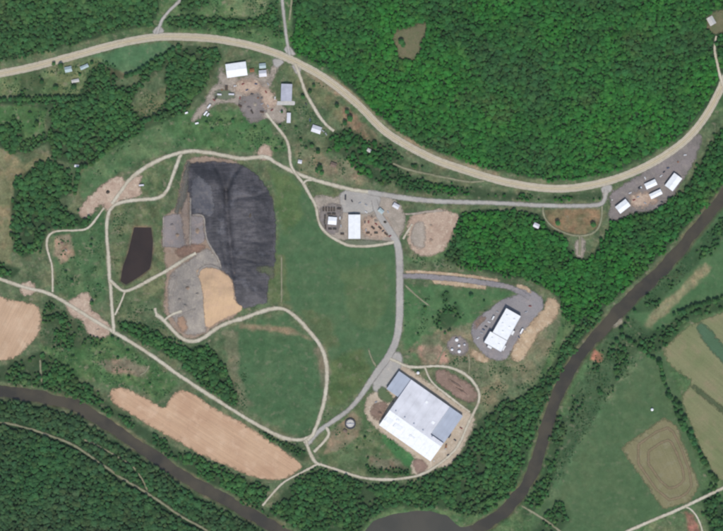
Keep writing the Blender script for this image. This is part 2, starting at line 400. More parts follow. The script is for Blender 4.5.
def empty(name, u, v, ang=0, dz=0, label=None, cat=None, group=None):
    """ang: degrees clockwise in the picture; thing's base on the ground seen at pixel u,v"""
    o = bpy.data.objects.new(name, None); COL.objects.link(o); o.empty_display_size = 1
    x, y, z = P(u, v); o.location = (float(x), float(y), float(z)+dz); o.rotation_euler = (0, 0, -R(ang))
    return tag(o, label, cat, group)
EXCL = []       # (kind, shape, margin) places where no tree grows
SHEETN = [0]
def set_edge(me_, e):
    a = me_.attributes.new('edge', 'FLOAT', 'POINT'); a.data.foreach_set('value', np.asarray(e, np.float32).ravel())
def sheet(name, poly, mat, offz=.12, smooth=2, ragged=.5, grid=3.0, label=None, cat=None, kind='structure', parent=None, excl=1.0, zone=3.8):
    SHEETN[0] += 1
    q = chaikin(poly, smooth) if smooth else poly
    if excl is not None: EXCL.append(('p', poly, excl))
    q = resample(q, 1.1, True)
    sd = SHEETN[0]*13
    nx = np.roll(q, -1, 0)-np.roll(q, 1, 0); nx = nx/(np.hypot(nx[:, 0], nx[:, 1])[:, None]+1e-9)
    nn = ragged*(1.6*(fbm(q[:, 0]/9, q[:, 1]/9, sd, 3)-.5)*2+.9*(fbm(q[:, 0]/2.2, q[:, 1]/2.2, sd+5, 2)-.5)*2)
    ar = np.sum(q[:, 0]*np.roll(q[:, 1], -1)-np.roll(q[:, 0], -1)*q[:, 1]); outw = (zone*.42+.1)*(-1 if ar > 0 else 1)
    q = q+np.stack([-nx[:, 1], nx[:, 0]], 1)*(nn+outw)[:, None]
    u0, v0 = q.min(0); u1, v1 = q.max(0)
    gu, gv = np.meshgrid(np.arange(u0+grid*.5, u1, grid), np.arange(v0+grid*.5, v1, grid)); gu = gu.ravel(); gv = gv.ravel()
    s_ = sdf(gu, gv, [tuple(a) for a in q]); k = s_ < -grid*.4
    pts = np.concatenate([q, np.stack([gu[k], gv[k]], 1)])
    n = len(q)
    r = delaunay_2d_cdt([Vector((float(a), float(-b))) for a, b in pts], [(i, (i+1) % n) for i in range(n)], [], 1, 1e-4)
    pv = np.array([(p.x, -p.y) for p in r[0]]); x, y, z = P(pv[:, 0], pv[:, 1])
    me_ = np_mesh(name, np.stack([x, y, z+offz+.012*(SHEETN[0] % 9)], 1), r[2])
    set_edge(me_, np.clip(1+sdf(pv[:, 0], pv[:, 1], [tuple(a) for a in q])/zone, 0, 1))
    o = link(name, me_, mat, parent)
    return tag(o, label, cat, kind=kind)
ROADN = [0]
def ribbon(name, pts, width, mat, offz, cross=4, jit=.3, step=1.5, ends=None, closed=False, sm=3):
    """strip along a traced line; width in px (number or list along the line)"""
    ROADN[0] += 1; sd = ROADN[0]*29
    c = chaikin(pts, sm, closed); c = resample(c, step, closed)
    if closed: c = np.concatenate([c, c[:1]])
    d = np.gradient(c, axis=0); d /= (np.hypot(d[:, 0], d[:, 1])[:, None]+1e-9); nrm = np.stack([-d[:, 1], d[:, 0]], 1)
    t = np.linspace(0, 1, len(c))
    wd = np.interp(t, np.linspace(0, 1, len(width)), width) if isinstance(width, (list, tuple)) else np.full(len(c), float(width))
    wl = wd/2+jit*2*(fbm(c[:, 0]/11, c[:, 1]/11, sd, 3)-.5)*1.6; wr = wd/2+jit*2*(fbm(c[:, 0]/11, c[:, 1]/11, sd+7, 3)-.5)*1.6
    if jit > .13: wl += .2+.1*wd; wr += .2+.1*wd
    if ends: wl[:2] *= .6; wr[:2] *= .6; wl[-2:] *= .6; wr[-2:] *= .6
    cols = []
    for k in range(cross+1):
        f = k/cross*2-1
        o_ = np.where(f < 0, f*wl, f*wr); cols.append(c+nrm*o_[:, None])
    G = np.stack(cols, 1); n, m = G.shape[:2]
    x, y, z = P(G[..., 0].ravel(), G[..., 1].ravel())
    f = [(i*m+j, i*m+j+1, (i+1)*m+j+1, (i+1)*m+j) for i in range(n-1) for j in range(m-1)]
    me = np_mesh(name, np.stack([x, y, z+offz], 1), f)
    if jit > 0:
        zn = np.minimum(1.7, wd*.42); E = np.stack([1-np.clip((1-abs(k/cross*2-1))*wd/2/zn, 0, 1) for k in range(cross+1)], 1)
        if ends: E[:2] = np.maximum(E[:2], .8); E[-2:] = np.maximum(E[-2:], .8)
        set_edge(me, E)
    me.flip_normals() if me.polygons[0].normal.z < 0 else None
    return link(name, me, mat)

# ------------------------------------------------------------------ woods (photo pixels): polygon, density, crown size, leaf kind, name
def north(lo, hi, m, top=-70):
    xs = np.arange(lo, hi+1, 12.0); return [(float(x), float(vhwy(x))-m) for x in xs]+[(hi, top), (lo, top)]
WOODS = {
 'hill_forest': [(north(292, 793, 9), 1.0, 1.0)],
 'roadside_forest': [([(-70,78),(-30,68),(0,60),(25,57),(50,50),(75,43),(100,36),(125,30),(150,26),(158,10),(166,-70),(-70,-70)], .97, 1.0),
     ([(166,20),(190,14),(215,18),(262,17),(268,27),(240,30),(205,30),(175,29)], .75, .95), ([(180,-30),(205,-30),(212,5),(188,12),(180,8)], .8, 1),
     ([(268,0),(279,0),(283,38),(274,34),(262,22)], .5, .9)],
 'creek_wood': [([(60,100),(85,92),(110,84),(140,86),(130,108),(143,118),(126,133),(107,150),(93,162),(72,164),(52,158),(48,148),(47,130),(52,112)], .74, 1.0),
     ([(-40,97),(0,98),(40,98),(75,95),(75,103),(40,104),(0,105),(-40,104)], .9, 1), ([(3,124),(18,120),(24,135),(22,152),(10,156),(0,145),(-20,140),(-20,126)], .85, 1),
     ([(24,140),(46,131),(50,142),(30,153),(22,152)], .8, 1), ([(50,112),(28,106),(60,100)], .5, 1),
     ([(14,182),(26,172),(48,160),(68,170),(72,192),(60,200),(72,214),(92,212),(88,226),(62,227),(48,231),(42,248),(22,258),(12,240),(12,205)], .8, 1.05),
     ([(168,50),(196,46),(216,49),(222,56),(213,72),(205,88),(194,100),(184,112),(168,118),(160,112),(168,95),(165,75)], .68, 1), ([(137,74),(155,60),(172,48),(180,52),(160,72),(143,82)], .7, 1),
     ([(142,120),(176,107),(184,113),(150,127),(128,142),(120,146),(112,150),(110,146)], .55, .9), ([(-40,262),(0,262),(20,270),(12,279),(0,277),(-40,274)], .85, 1),
     ([(20,72),(40,68),(45,84),(40,94),(20,95)], .45, .9), ([(90,70),(112,66),(125,76),(115,84),(95,90),(80,94),(84,84)], .7, .95)],
 'riverside_wood': [([(-40,364),(0,366),(15,363),(40,352),(62,362),(75,378),(98,392),(108,404),(150,432),(180,450),(210,463),(245,478),(268,486),(262,508),(285,528),(270,520),(250,505),(215,486),(180,465),(150,443),(110,415),(75,396),(40,387),(0,382),(-40,377)], .66, .95),
     ([(42,305),(50,300),(66,312),(85,330),(104,338),(98,346),(70,350),(44,346)], .30, .8), ([(118,322),(132,322),(160,333),(178,345),(190,352),(190,366),(160,353),(135,339),(120,331)], .95, .95),
     ([(182,348),(204,346),(216,352),(225,366),(232,384),(240,400),(236,408),(222,400),(208,390),(194,378),(184,368)], .93, 1),
     ([(252,424),(270,436),(300,446),(306,455),(303,462),(280,446),(262,433)], .85, .8)],
 'steep_hillside_forest': [([(-70,392),(0,400),(40,405),(75,415),(100,432),(130,450),(150,463),(180,486),(215,506),(250,525),(290,545),(330,575),(330,601),(-70,601)], 1.0, 1.0)],
 'river_bend_wood': [([(292,484),(318,469),(345,476),(365,483),(411,483),(440,468),(462,452),(473,430),(486,413),(505,403),(522,396),(541,380),(551,370),(552,392),(545,405),(538,420),(532,445),(526,466),(512,488),(494,506),(474,514),(452,510),(430,506),(410,506),(390,510),(372,517),(362,531),(350,545),(330,548),(300,532),(268,512)], .70, .95),
     ([(366,466),(385,469),(408,468),(410,475),(385,476),(366,474)], .7, .7), ([(551,370),(562,345),(577,325),(604,305),(606,314),(588,332),(572,352),(558,378)], .85, 1.0),
     ([(438,312),(458,306),(460,318),(447,330),(436,325)], .6, .8), ([(440,295),(448,288),(452,296),(446,302)], .4, .7)],
 'plateau_wood': [([(459,213),(480,209),(540,214),(549,229),(566,238),(573,258),(587,258),(602,240),(615,217),(640,213),(666,203),(685,187),(706,152),(724,126),(740,100),(770,110),(722,187),(695,217),(672,242),(640,276),(612,302),(590,320),(575,323),(564,314),(560,300),(550,291),(536,283),(520,279),(500,275),(470,268),(450,262),(446,254),(455,235)], .97, 1.0),
     ([(394,182),(394,172),(440,183),(480,189),(540,196),(602,193),(604,199),(540,200),(456,196),(400,190)], .55, .8),
     ([(330,132),(350,128),(366,140),(388,150),(402,162),(396,180),(385,186),(366,178),(356,170),(345,156),(328,152)], .62, .95), ([(365,128),(378,140),(396,154),(420,166),(418,170),(392,160),(372,148)], .5, .9)],
 'floodplain_wood': [([(612,320),(632,317),(648,330),(640,348),(618,380),(600,405),(580,440),(562,470),(553,455),(560,425),(572,395),(590,368),(603,345)], .26, .75),
     ([(566,420),(560,450),(552,485),(540,505),(524,520),(520,512),(534,492),(545,468),(550,440),(556,412)], .6, .9), ([(735,205),(700,240),(668,276),(640,303),(634,312),(650,312),(690,272),(735,228)], .42, .8),
     ([(638,338),(665,326),(680,313),(723,300),(740,300),(740,306),(690,319),(670,343),(655,352),(642,352)], .6, .85),
     ([(560,500),(542,520),(520,540),(500,560),(520,580),(545,545),(570,520)], .5, .85), ([(702,492),(716,486),(723,500),(740,520),(730,560),(712,545),(705,515)], .9, .95)],
}
# ------------------------------------------------------------------ ground sheet with its plant and soil cover
COVER = [  # polygon, colour, softness px, roughness
 ([(-70,60),(180,30),(300,60),(380,130),(600,185),(723,110),(723,300),(560,360),(480,480),(300,531),(0,420),(-70,300)], (92,108,78), 14, 1),
 ([(180,-10),(290,-10),(290,50),(200,34),(170,30)], (82,112,72), 5, 1),
 ([(225,0),(270,-5),(268,14),(245,20),(228,14)], (100,120,84), 4, 1),
 ([(92,56),(130,46),(165,42),(176,46),(160,62),(145,74),(125,76),(105,66)], (82,118,82), 3, .6),
 ([(104,66),(126,74),(122,79),(110,74)], (150,136,108), 2, 1),
 ([(-40,78),(40,72),(100,58),(105,90),(60,97),(-40,98)], (100,118,80), 4, 1),
 ([(-40,106),(46,106),(46,135),(20,142),(-40,130)], (78,112,68), 4, 1),
 ([(-40,146),(10,150),(25,165),(48,150),(52,156),(30,175),(14,182),(14,240),(10,262),(-40,262)], (124,124,92), 3, .8),
 ([(140,98),(180,80),(190,108),(150,120),(130,130),(128,112)], (100,110,78), 4, 1),
 ([(110,145),(180,112),(270,130),(290,150),(258,153),(215,149),(180,148),(140,162),(100,185),(82,200),(78,175)], (84,114,76), 4, .8),
 ([(180,112),(240,108),(270,125),(285,150),(250,152),(190,146),(165,130)], (78,112,70), 4, .9),
 ([(112,205),(160,203),(168,215),(166,290),(120,318),(115,300)], (92,108,76), 3, 1),
 ([(140,162),(176,156),(172,178),(162,194),(142,194),(132,180)], (90,110,76), 3, 1),
 ([(54,232),(105,210),(106,300),(80,306),(56,290)], (76,106,70), 3, .9),
 ([(56,238),(70,234),(74,255),(62,262),(54,255)], (150,134,112), 3, 1),
 ([(40,346),(70,350),(110,336),(180,380),(165,400),(130,386),(108,386),(70,376)], (78,110,68), 5, 1),
 ([(96,362),(120,358),(150,368),(140,378),(110,370)], (122,116,96), 4, 1),
 ([(268,170),(292,173),(312,200),(318,225),(345,246),(396,245),(396,330),(390,352),(360,390),(330,415),(332,380),(326,345),(290,304),(276,300),(280,220)], (78,108,74), 3, .35),
 ([(268,168),(290,174),(302,190),(300,222),(284,235),(277,205)], (86,110,70), 5, .6),
 ([(276,255),(284,255),(290,300),(272,304),(268,285)], (90,108,72), 3, .6),
 ([(340,270),(385,262),(390,300),(372,330),(350,320)], (86,110,74), 5, .4), ([(300,310),(330,315),(340,345),(325,350)], (88,106,72), 5, .6),
 ([(328,360),(362,348),(372,378),(345,405),(330,412)], (82,104,66), 6, .7),
 ([(232,330),(262,318),(285,314),(305,335),(319,355),(322,385),(318,415),(306,434),(285,434),(262,420),(245,402),(232,370)], (76,106,72), 5, .5),
 ([(225,330),(238,332),(238,372),(250,404),(240,405),(228,372)], (112,116,90), 4, .8),
 ([(240,323),(290,327),(312,340),(290,334),(240,328)], (128,122,96), 3, .8),
 ([(315,350),(325,345),(330,370),(326,400),(322,385)], (112,114,92), 4, .8),
 ([(406,285),(470,288),(515,292),(488,306),(465,330),(440,352),(420,362),(404,352),(402,310)], (76,112,72), 4, .6),
 ([(404,352),(440,330),(470,325),(490,350),(520,355),(500,395),(478,405),(470,380),(440,360)], (112,116,90), 6, 1),
 ([(415,345),(440,345),(448,362),(425,366)], (146,130,110), 5, 1),
 ([(508,392),(540,375),(555,340),(565,310),(556,296),(540,325),(520,352)], (108,116,88), 4, .9),
 ([(478,352),(520,350),(508,392),(488,408),(478,395)], (110,116,88), 5, 1),
 ([(320,412),(365,396),(378,424),(425,462),(416,474),(385,480),(345,470),(318,460)], (88,108,74), 4, .9),
 ([(332,432),(352,410),(362,418),(358,436),(338,450),(322,456)], (128,122,98), 3, .8),
 ([(380,428),(424,462),(414,472),(400,462),(382,440)], (70,116,70), 3, .6),
 ([(365,455),(395,460),(408,470),(380,472)], (112,112,90), 4, 1),
 ([(303,178),(340,185),(338,198),(318,198),(308,190)], (92,108,76), 3, 1),
 ([(292,140),(335,160),(370,180),(372,188),(330,180),(300,172)], (116,120,92), 4, 1),
 ([(325,158),(352,160),(362,178),(345,180),(325,172)], (136,128,104), 4, 1),
 ([(280,60),(300,70),(330,95),(352,115),(340,122),(320,104),(300,86),(284,76)], (104,114,82), 4, 1),
 ([(336,100),(362,120),(385,148),(372,150),(350,128)], (124,114,90), 4, 1),
 ([(290,66),(361,110),(440,165),(520,187),(520,181),(440,154),(375,112),(330,74)], (136,130,104), 3, 1),
 ([(545,210),(600,209),(600,230),(582,235),(560,231),(548,222)], (122,112,84), 2.5, .9),
 ([(444,212),(460,208),(458,228),(448,254),(440,262),(410,262),(402,256),(424,258)], (84,112,74), 3, .9),
 ([(560,290),(575,320),(562,345),(550,368),(535,385),(556,340),(562,310)], (84,112,72), 3, .8),
 # east bank of the river
 ([(740,190),(700,232),(665,275),(635,305),(628,318),(650,335),(700,310),(793,270),(793,160)], (76,110,72), 4, .3),
 ([(705,262),(650,315),(640,330),(648,330),(680,300),(712,268)], (132,132,100), 4, .8),
 ([(634,318),(655,332),(672,372),(690,425),(700,470),(703,496),(620,535),(540,560),(520,545),(545,500),(570,440),(600,380),(620,345)], (80,106,72), 4, .35),
 ([(600,345),(632,318),(648,335),(645,360),(616,392),(580,445),(552,500),(540,500),(560,440),(575,395)], (86,112,78), 5, .9),
 ([(594,348),(602,355),(600,362),(590,360)], (160,116,94), 3, 1), ([(612,322),(622,318),(622,325),(613,329)], (178,168,140), 2, 1),
 ([(684,510),(700,502),(712,540),(690,560),(640,560),(650,525)], (98,116,82), 4, .9),
 ([(686,512),(694,514),(700,531),(690,540)], (142,108,92), 3, .9),
 ([(704,8),(723,4),(760,0),(760,40),(723,46),(712,36)], (126,128,100), 3, 1),
 ([(440,18),(492,22),(486,34),(466,34),(456,28)], (76,104,66), 6, 1), ([(555,60),(585,55),(590,72),(560,75)], (84,100,66), 6, 1),
 ([(480,112),(540,95),(545,125),(500,125)], (88,104,70), 9, 1),
]
X = (GU-CX)*S; Y = (CY-GV)*S; Z = GH
PU = CX+(GU-CX)*CAMZ/(CAMZ-Z); PV = CY+(GV-CY)*CAMZ/(CAMZ-Z)
nzA = (fbm(PU/12, PV/12, 91)-.5)*2; nzB = (fbm(PU/3, PV/3, 95, 3)-.5)*2
cov = np.empty(GU.shape+(3,)); cov[:] = C(82,110,72); rgh = np.ones(GU.shape)
def cover(poly, rgb, soft, rough, sub=1.0):
    a = np.array(poly); m = soft*2+8
    k = (PU > a[:, 0].min()-m) & (PU < a[:, 0].max()+m) & (PV > a[:, 1].min()-m) & (PV < a[:, 1].max()+m)
    if not k.any(): return
    d = sdf(PU[k], PV[k], poly)+nzA[k]*soft*.9+nzB[k]*soft*.35
    wgt = sstep(soft*.6, -soft*.6, d)*sub
    cov[k] = cov[k]*(1-wgt[:, None])+np.array(C(*rgb))*wgt[:, None]; rgh[k] = rgh[k]*(1-wgt)+rough*wgt
for c_ in COVER: cover(*c_)
for nm, lst in WOODS.items():
    for poly, dens, sz in lst: cover(poly, (46,72,46), 3, .3, min(1, .25+.75*dens))
# river margins: damp bare banks
for ln_, hw in ((RIV_E, 7), (RIV_W, 6.5)):
    dr = sd_line(PU, PV, ln_)+nzA*1.5; wgt = sstep(hw+2, hw-1, dr)*.6
    cov[:] = cov*(1-wgt[..., None])+np.array(C(96,92,70))*wgt[..., None]
wgt = sstep(3, -1, sdf(PU, PV, POND)+nzA)*.8; cov[:] = cov*(1-wgt[..., None])+np.array(C(104,92,76))*wgt[..., None]
cov *= np.array([1.02, 1.0, .95])          # a little dry straw in all the grass
ny, nx_ = GU.shape
me = bpy.data.meshes.new('ground')
idx = np.arange(ny*nx_).reshape(ny, nx_)
quads = np.stack([idx[1:, :-1], idx[1:, 1:], idx[:-1, 1:], idx[:-1, :-1]], -1).reshape(-1, 4)
me.vertices.add(ny*nx_); me.vertices.foreach_set('co', np.stack([X, Y, Z], -1).astype(np.float32).ravel())
me.loops.add(quads.size); me.loops.foreach_set('vertex_index', quads.astype(np.int32).ravel())
me.polygons.add(len(quads)); me.polygons.foreach_set('loop_start', (np.arange(len(quads))*4).astype(np.int32))
me.update(calc_edges=True)
for nm, arr in (('cover', np.concatenate([cov, np.ones(GU.shape+(1,))], -1)), ('rough', np.stack([rgh]*3+[np.ones(GU.shape)], -1))):
    ca = me.color_attributes.new(nm, 'FLOAT_COLOR', 'POINT'); ca.data.foreach_set('color', arr.astype(np.float32).ravel())
me.polygons.foreach_set('use_smooth', np.ones(len(quads), bool))
g = link('ground', me, M['ground']); tag(g, 'green valley floor and hills of grass and rough pasture', 'ground', kind='structure')

# ------------------------------------------------------------------ water
def water_strip(name, line, hw, mat, z, label):
    c = resample(chaikin(line, 2, False), 4); d = np.gradient(c, axis=0); d /= np.hypot(d[:, 0], d[:, 1])[:, None]
    n = np.stack([-d[:, 1], d[:, 0]], 1); a, b = c+n*hw, c-n*hw; co = []; f = []
    for i in range(len(c)):
        for q in (a[i], b[i]): co.append(((q[0]-CX)*S, (CY-q[1])*S, z))
        if i: f.append((2*i-2, 2*i-1, 2*i+1, 2*i))
    m_ = np_mesh(name, co, f)
    if m_.polygons[0].normal.z < 0: m_.flip_normals()
    return tag(link(name, m_, mat), label, 'river', kind='structure')
water_strip('river', RIV_E, 11, M['river'], -.95, 'brown river curving down past the flat green fields')
water_strip('river', RIV_W, 10, M['river'], -.97, 'brown river below the steep dark wooded hillside')
def flat(name, poly, mat, z, label, cat):
    q = resample(chaikin(poly, 1), 3, True)
    m_ = np_mesh(name, [((a-CX)*S, (CY-b)*S, z) for a, b in q], [tuple(range(len(q)))])
    if m_.polygons[0].normal.z < 0: m_.flip_normals()
    return tag(link(name, m_, mat), label, cat, kind='structure')
flat('river', [(366,528),(376,513),(391,508),(411,505),(431,505),(448,509),(462,520),(480,537),(480,600),(360,600),(340,550)], M['riverS'], -.92, 'wide grey brown river bend below the woods', 'river')
flat('pond', [(130,223),(154,223),(157,241),(156,258),(153,271),(142,280),(126,289),(116,283),(119,266),(124,250)], M['pond'], -1.0, 'dark brown settling pond beside the landfill', 'pond')
EXCL += [('l', RIV_E, 5.2), ('l', RIV_W, 4.9), ('p', RIV_S, 1), ('p', POND, 4)]

# ------------------------------------------------------------------ bare ground, pads and fields
sheet('field', FIELD_W, M['fieldw'], .12, 2, .5, 4, 'bare tan tilled field beside the gravel road', 'field', zone=1.6)
sheet('field', FIELD_S, M['field'], .12, 1, .5, 4, 'long bare tan tilled field above the river', 'field', zone=1.6)
sheet('hay_field', HAY, M['hay'], .12, 1, .5, 4, 'pale cut hay field behind the dark hedgerow', 'field', zone=1.6)
sheet('grass_strip', [(693,326),(704,322),(727,352),(760,380),(760,398),(723,364)], soil('uncut_green_strip', C(84,112,84), C(78,106,76), .03), .22, 1, .4, 4, 'uncut green strip across the pale hay field', 'field', excl=None)
sheet('field_path', [(690,386),(693,384),(723,408),(760,440),(760,446),(723,413)], soil('field_edge', C(84,96,66), C(92,100,72), .05), .24, 1, .3, 3, 'dark grassy line dividing the pale hay field', 'path', excl=None)
wf = sheet('mown_field', WINDROW, M['windfield'], .12, 0, .4, 3.5, 'mown hay field ringed by brown windrows', 'field')
# liner, cover soil and fill of the landfill
sheet('landfill_dirt', [(184,166),(192,157),(214,157.5),(236,162),(240,168),(220,175),(205,200),(212,240),(240,280),(243,312),(215,325),(205,335),(192,340),(178,334),(166,316),(164,298),(168,272),(163,248),(163,217),(176,210),(181,190)], M['wdirt'], .14, 2, .7, 1.6, 'brown bare earth of the landfill slope', 'landfill')
sheet('landfill_gravel', [(163.5,217),(176,214),(183,216),(189,220),(190,246),(184,249),(172,247),(163.5,247)], M['wgravel'], .34, 0, .6, 1.5, 'grey gravel cell beside the pond and black liner', 'landfill', excl=None, zone=2.0)
sheet('landfill_fill', [(170,277),(178,268),(192,258),(204,249),(212,252),(219,262),(221,271),(208,270),(200,275),(203,290),(205,313),(208,331),(194,335),(181.5,331),(175,320),(168,310)], M['waste'], .34, 1, .6, 1.5, 'pale grey fill between haul road and tan soil', 'landfill', excl=None)
sheet('landfill_cell', [(191,216),(203,217),(204,240),(198,245),(191,244)], M['wgravel'], .78, 0, .5, 1.3, 'small grey brown cell notched into the liner', 'landfill', excl=None, zone=2.0)
sheet('landfill_liner', LINER, M['liner'], .62, 0, .6, 1.3, 'black wrinkled liner sheet over the landfill mound', 'landfill liner', excl=None, zone=2.4)
sheet('cover_soil', EARTH, M['tanearth'], .86, 1, .35, 1.3, 'smooth tan cover soil heaped on the landfill', 'soil', excl=None, zone=1.6)
sheet('landfill_grass', [(256,268.5),(264,267),(272,267),(274,272),(272,280),(270,274),(258,270.5)], soil('thin_grass', C(92,100,74), C(100,98,84), .05, C(88,94,80)), .92, 1, .7, 1.3, 'thin green strip creeping over the liner edge', 'grass', excl=None)
sheet('worn_liner', [(191,180),(200,176),(212,186),(215,204),(212,216),(205,214),(191,212)], soil('worn_grey_liner', C(110,108,110), C(92,91,96), .06, C(124,118,114)), .92, 1, .8, 1.3, 'greyer worn terrace on the western liner', 'landfill liner', excl=None)
sheet('brown_terrace', [(182.5,190),(185,176),(187,190),(187.5,200),(189,216),(190,246),(186,247),(183,225),(181,207)], soil('brown_terrace_soil', C(158,138,122), C(140,124,112), .06, C(172,154,138)), .92, 1, .5, 1.3, 'brown terrace strip west of the liner', 'soil', excl=None)
sheet('brown_terrace', [(176,250),(186,246),(198,244),(206,246),(198,252),(186,256),(178,257)], soil('rusty_terrace_soil', C(146,116,98), C(130,106,92), .08, C(160,134,114)), .92, 1, .6, 1.3, 'reddish brown bench above the grey fill', 'soil', excl=None)
sheet('dark_slope', [(176,208),(182,190),(185,168),(190,160),(188,172),(187,190),(183,206),(176,216)], soil('dark_slope_soil', C(112,108,100), C(98,98,88), .06, C(124,116,104)), .92, 1, .5, 1.3, 'dark earth slope beside the haul road', 'soil', excl=None)
sheet('rusty_patch', [(177,318),(183,316),(187,324),(186,332),(180,330)], soil('rusty_fill_soil', C(176,142,116), C(160,132,110), .08), .92, 1, .5, 1.3, 'tan patch at the toe of the grey fill', 'soil', excl=None)
# pads
sheet('dirt_pad', off([(45,420),(60,370),(130,290),(230,190),(350,110),(400,110),(460,165),(540,100),(600,80),(560,190),(600,260),(500,290),(400,310),(330,370),(285,400),(250,350),(180,360),(150,430),(90,465),(50,450)], 75, 165, 8.85), M['pinkdirt'], .12, 2, .6, 3, 'pinkish bare earth pad at the haul road bend', 'yard')
sheet('yard', off([(110,380),(160,325),(270,315),(330,335),(390,235),(408,245),(352,345),(355,390),(420,425),(428,475),(395,490),(372,480),(340,465),(290,490),(262,470),(250,440),(230,410),(150,410),(120,430),(60,485),(38,480),(100,410)], 180, 0, 3.994), M['pad'], .12, 1, .8, 3, 'gravel yard around the white roofed highway garage', 'yard')
sheet('yard_patch', off([(250,380),(330,380),(350,410),(330,470),(290,485),(262,468),(245,425)], 180, 0, 3.994), M['padgrey'], .24, 2, .9, 3, 'grey worn patch in the gravel yard', 'yard', excl=None, zone=7)
sheet('yard_patch', [(236,83),(252,80),(262,84),(258,92),(244,94),(234,90)], M['pinkdirt'], .3, 2, .9, 3, 'pinkish patch below the white garage', 'yard', excl=None, zone=7)
sheet('yard_patch', [(262,84),(272,92),(276,104),(268,110),(260,100)], M['pinkdirt'], .34, 2, .9, 3, 'pinkish patch left of the grey barn', 'yard', excl=None, zone=6)
sheet('yard_patch', [(212,92),(226,90),(236,94),(232,99),(216,99)], soil('yard_weeds', C(118,124,104), C(104,114,88), .06), .36, 2, .8, 3, 'weedy island in the garage yard', 'grass', excl=None, zone=4)
sheet('yard_patch', [(222,64),(226,80),(246,78),(252,74),(262,78),(268,70),(272,78),(262,86),(232,86),(216,84)], M['pad'], .2, 2, .8, 3, 'worn gravel round the white garage', 'yard', excl=None, zone=6)
sheet('yard_patch', [(640,190),(660,200),(645,206),(632,206),(630,198)], M['pinkdirt'], .3, 2, .9, 3, 'pinkish patch below the narrow white sheds', 'yard', excl=None, zone=7)
sheet('yard_patch', [(362,218),(382,216),(392,228),(384,238),(364,236)], M['pinkdirt'], .3, 2, .9, 3, 'pinkish patch beside the white depot', 'yard', excl=None, zone=7)
sheet('yard_patch', [(320,205),(342,205),(342,214),(338,232),(326,233),(320,222)], M['padgrey'], .3, 2, .9, 3, 'grey worn ground among the dark bins', 'yard', excl=None, zone=5)
sheet('yard', off([(262,245),(340,203),(430,140),(520,82),(600,12),(640,10),(630,60),(590,140),(558,190),(525,250),(465,300),(390,312),(330,330),(290,355),(262,335),(285,290)], 542, 133, 3.994), M['padgrey'], .12, 1, .7, 3, 'grey gravel yard with four white sheds', 'yard')
sheet('yard', [(313,197),(322,196),(337,199),(345,190),(358,190),(372,191),(388,196),(398,203),(404,214),(404,228),(398,242),(388,242),(362,239),(340,240.5),(328,235),(321,226),(317,208)], M['pad'], .12, 1, .6, 3, 'gravel yard of the waste transfer station', 'yard')
sheet('paved_yard', [(340,190),(360,190.5),(373,192),(381,197),(379,206),(370,214),(344,214),(340,206)], M['paved'], .24, 1, .4, 3, 'pale grey paved apron north of the white depot', 'yard', excl=None, zone=2.0)
sheet('grass_verge', [(344,240.2),(362,240),(392,242.5),(385,246),(362,247),(346,245.5)], soil('dull_verge', C(120,124,104), C(104,114,88), .05), .26, 1, .4, 2.5, 'dull grass verge behind the white depot', 'grass', excl=None)
sheet('dirt_pad', [(409,217),(425,212),(441,210),(458,214),(456.5,222),(450,238),(443.6,251),(432,255),(422,256),(412,251),(407,234)], M['pinkdirt'], .12, 1, .6, 3, 'bare earth pad east of the depot road', 'yard')
sheet('dirt_patch', [(414,224),(424,220),(426,246),(418,249),(411,240)], M['pad'], .24, 2, .6, 2.5, 'grey stripe on the bare earth pad', 'yard', excl=None)
sheet('plant_yard', off([(250,310),(290,270),(400,190),(480,165),(470,130),(530,140),(600,190),(592,250),(545,290),(505,350),(470,400),(430,455),(400,490),(330,475),(270,415),(248,360)], 420, 260, 4.82), M['asphalt'], .14, 1, .3, 3, 'grey asphalt yard around the bright white plant', 'yard', zone=2.0)
sheet('cut_bank', off([(625,180),(655,188),(672,235),(650,285),(600,325),(555,372),(532,420),(485,490),(435,470),(455,412),(505,343),(562,272),(602,240),(606,200)], 420, 260, 4.82), M['tanslope'], .26, 1, .5, 3, 'tan cut bank curving round the plant yard', 'slope')
sheet('dirt_patch', off([(255,435),(300,455),(335,485),(310,495),(265,480),(245,450)], 420, 260, 4.82), M['tanslope'], .14, 1, .5, 2.5, 'tan earth patch below the plant yard', 'soil')
sheet('dirt_patch', off([(262,305),(300,268),(320,275),(280,315),(262,340)], 420, 260, 4.82), M['brown'], .28, 2, .5, 2.5, 'brown strip along the plant yard edge', 'soil', excl=None)
sheet('compost_ground', [(435,373),(442,369),(456,376),(472,386),(478,396),(472,403),(460,398),(445,389),(437,380)], M['brown'], .12, 1, .7, 3, 'brown compost plot beside the big hall', 'yard')
sheet('apron', [(383,381),(391,365),(400,362),(412,372),(436,388),(464,408),(474,416),(472,430),(462,448),(450,465),(432,468),(424,474),(413,476),(412,462),(418,458),(379,430),(370,421),(364,408),(369,396),(378,390)], M['apron'], .12, 1, .5, 3, 'pale earth apron around the big compost hall', 'yard')
sheet('road_apron', [(381,372),(388,360),(398,350),(404,360),(399,370),(390,382),(383,392),(374,392),(372,384)], M['paved'], .22, 1, .3, 2.5, 'grey paved forecourt at the hall corner', 'yard', excl=None, zone=2.5)
sheet('dirt_patch', [(371,408),(380,401),(388,404),(384,416),(378,420),(372,416)], M['brown'], .26, 2, .6, 2, 'brown heap ground at the hall corner', 'soil', excl=None)
sheet('dirt_patch', [(415,458),(425,462),(428,468),(418,474),(414,468)], M['brown'], .26, 2, .5, 2, 'brown patch south of the big hall', 'soil', excl=None)
sheet('grass_verge', [(378,391),(382,386),(388,392),(394,400),(388,403),(380,398)], soil('verge_grass', C(100,116,82), C(92,108,74), .06), .30, 1, .4, 2, 'grass patch by the blue grey hall wing', 'grass', excl=None)
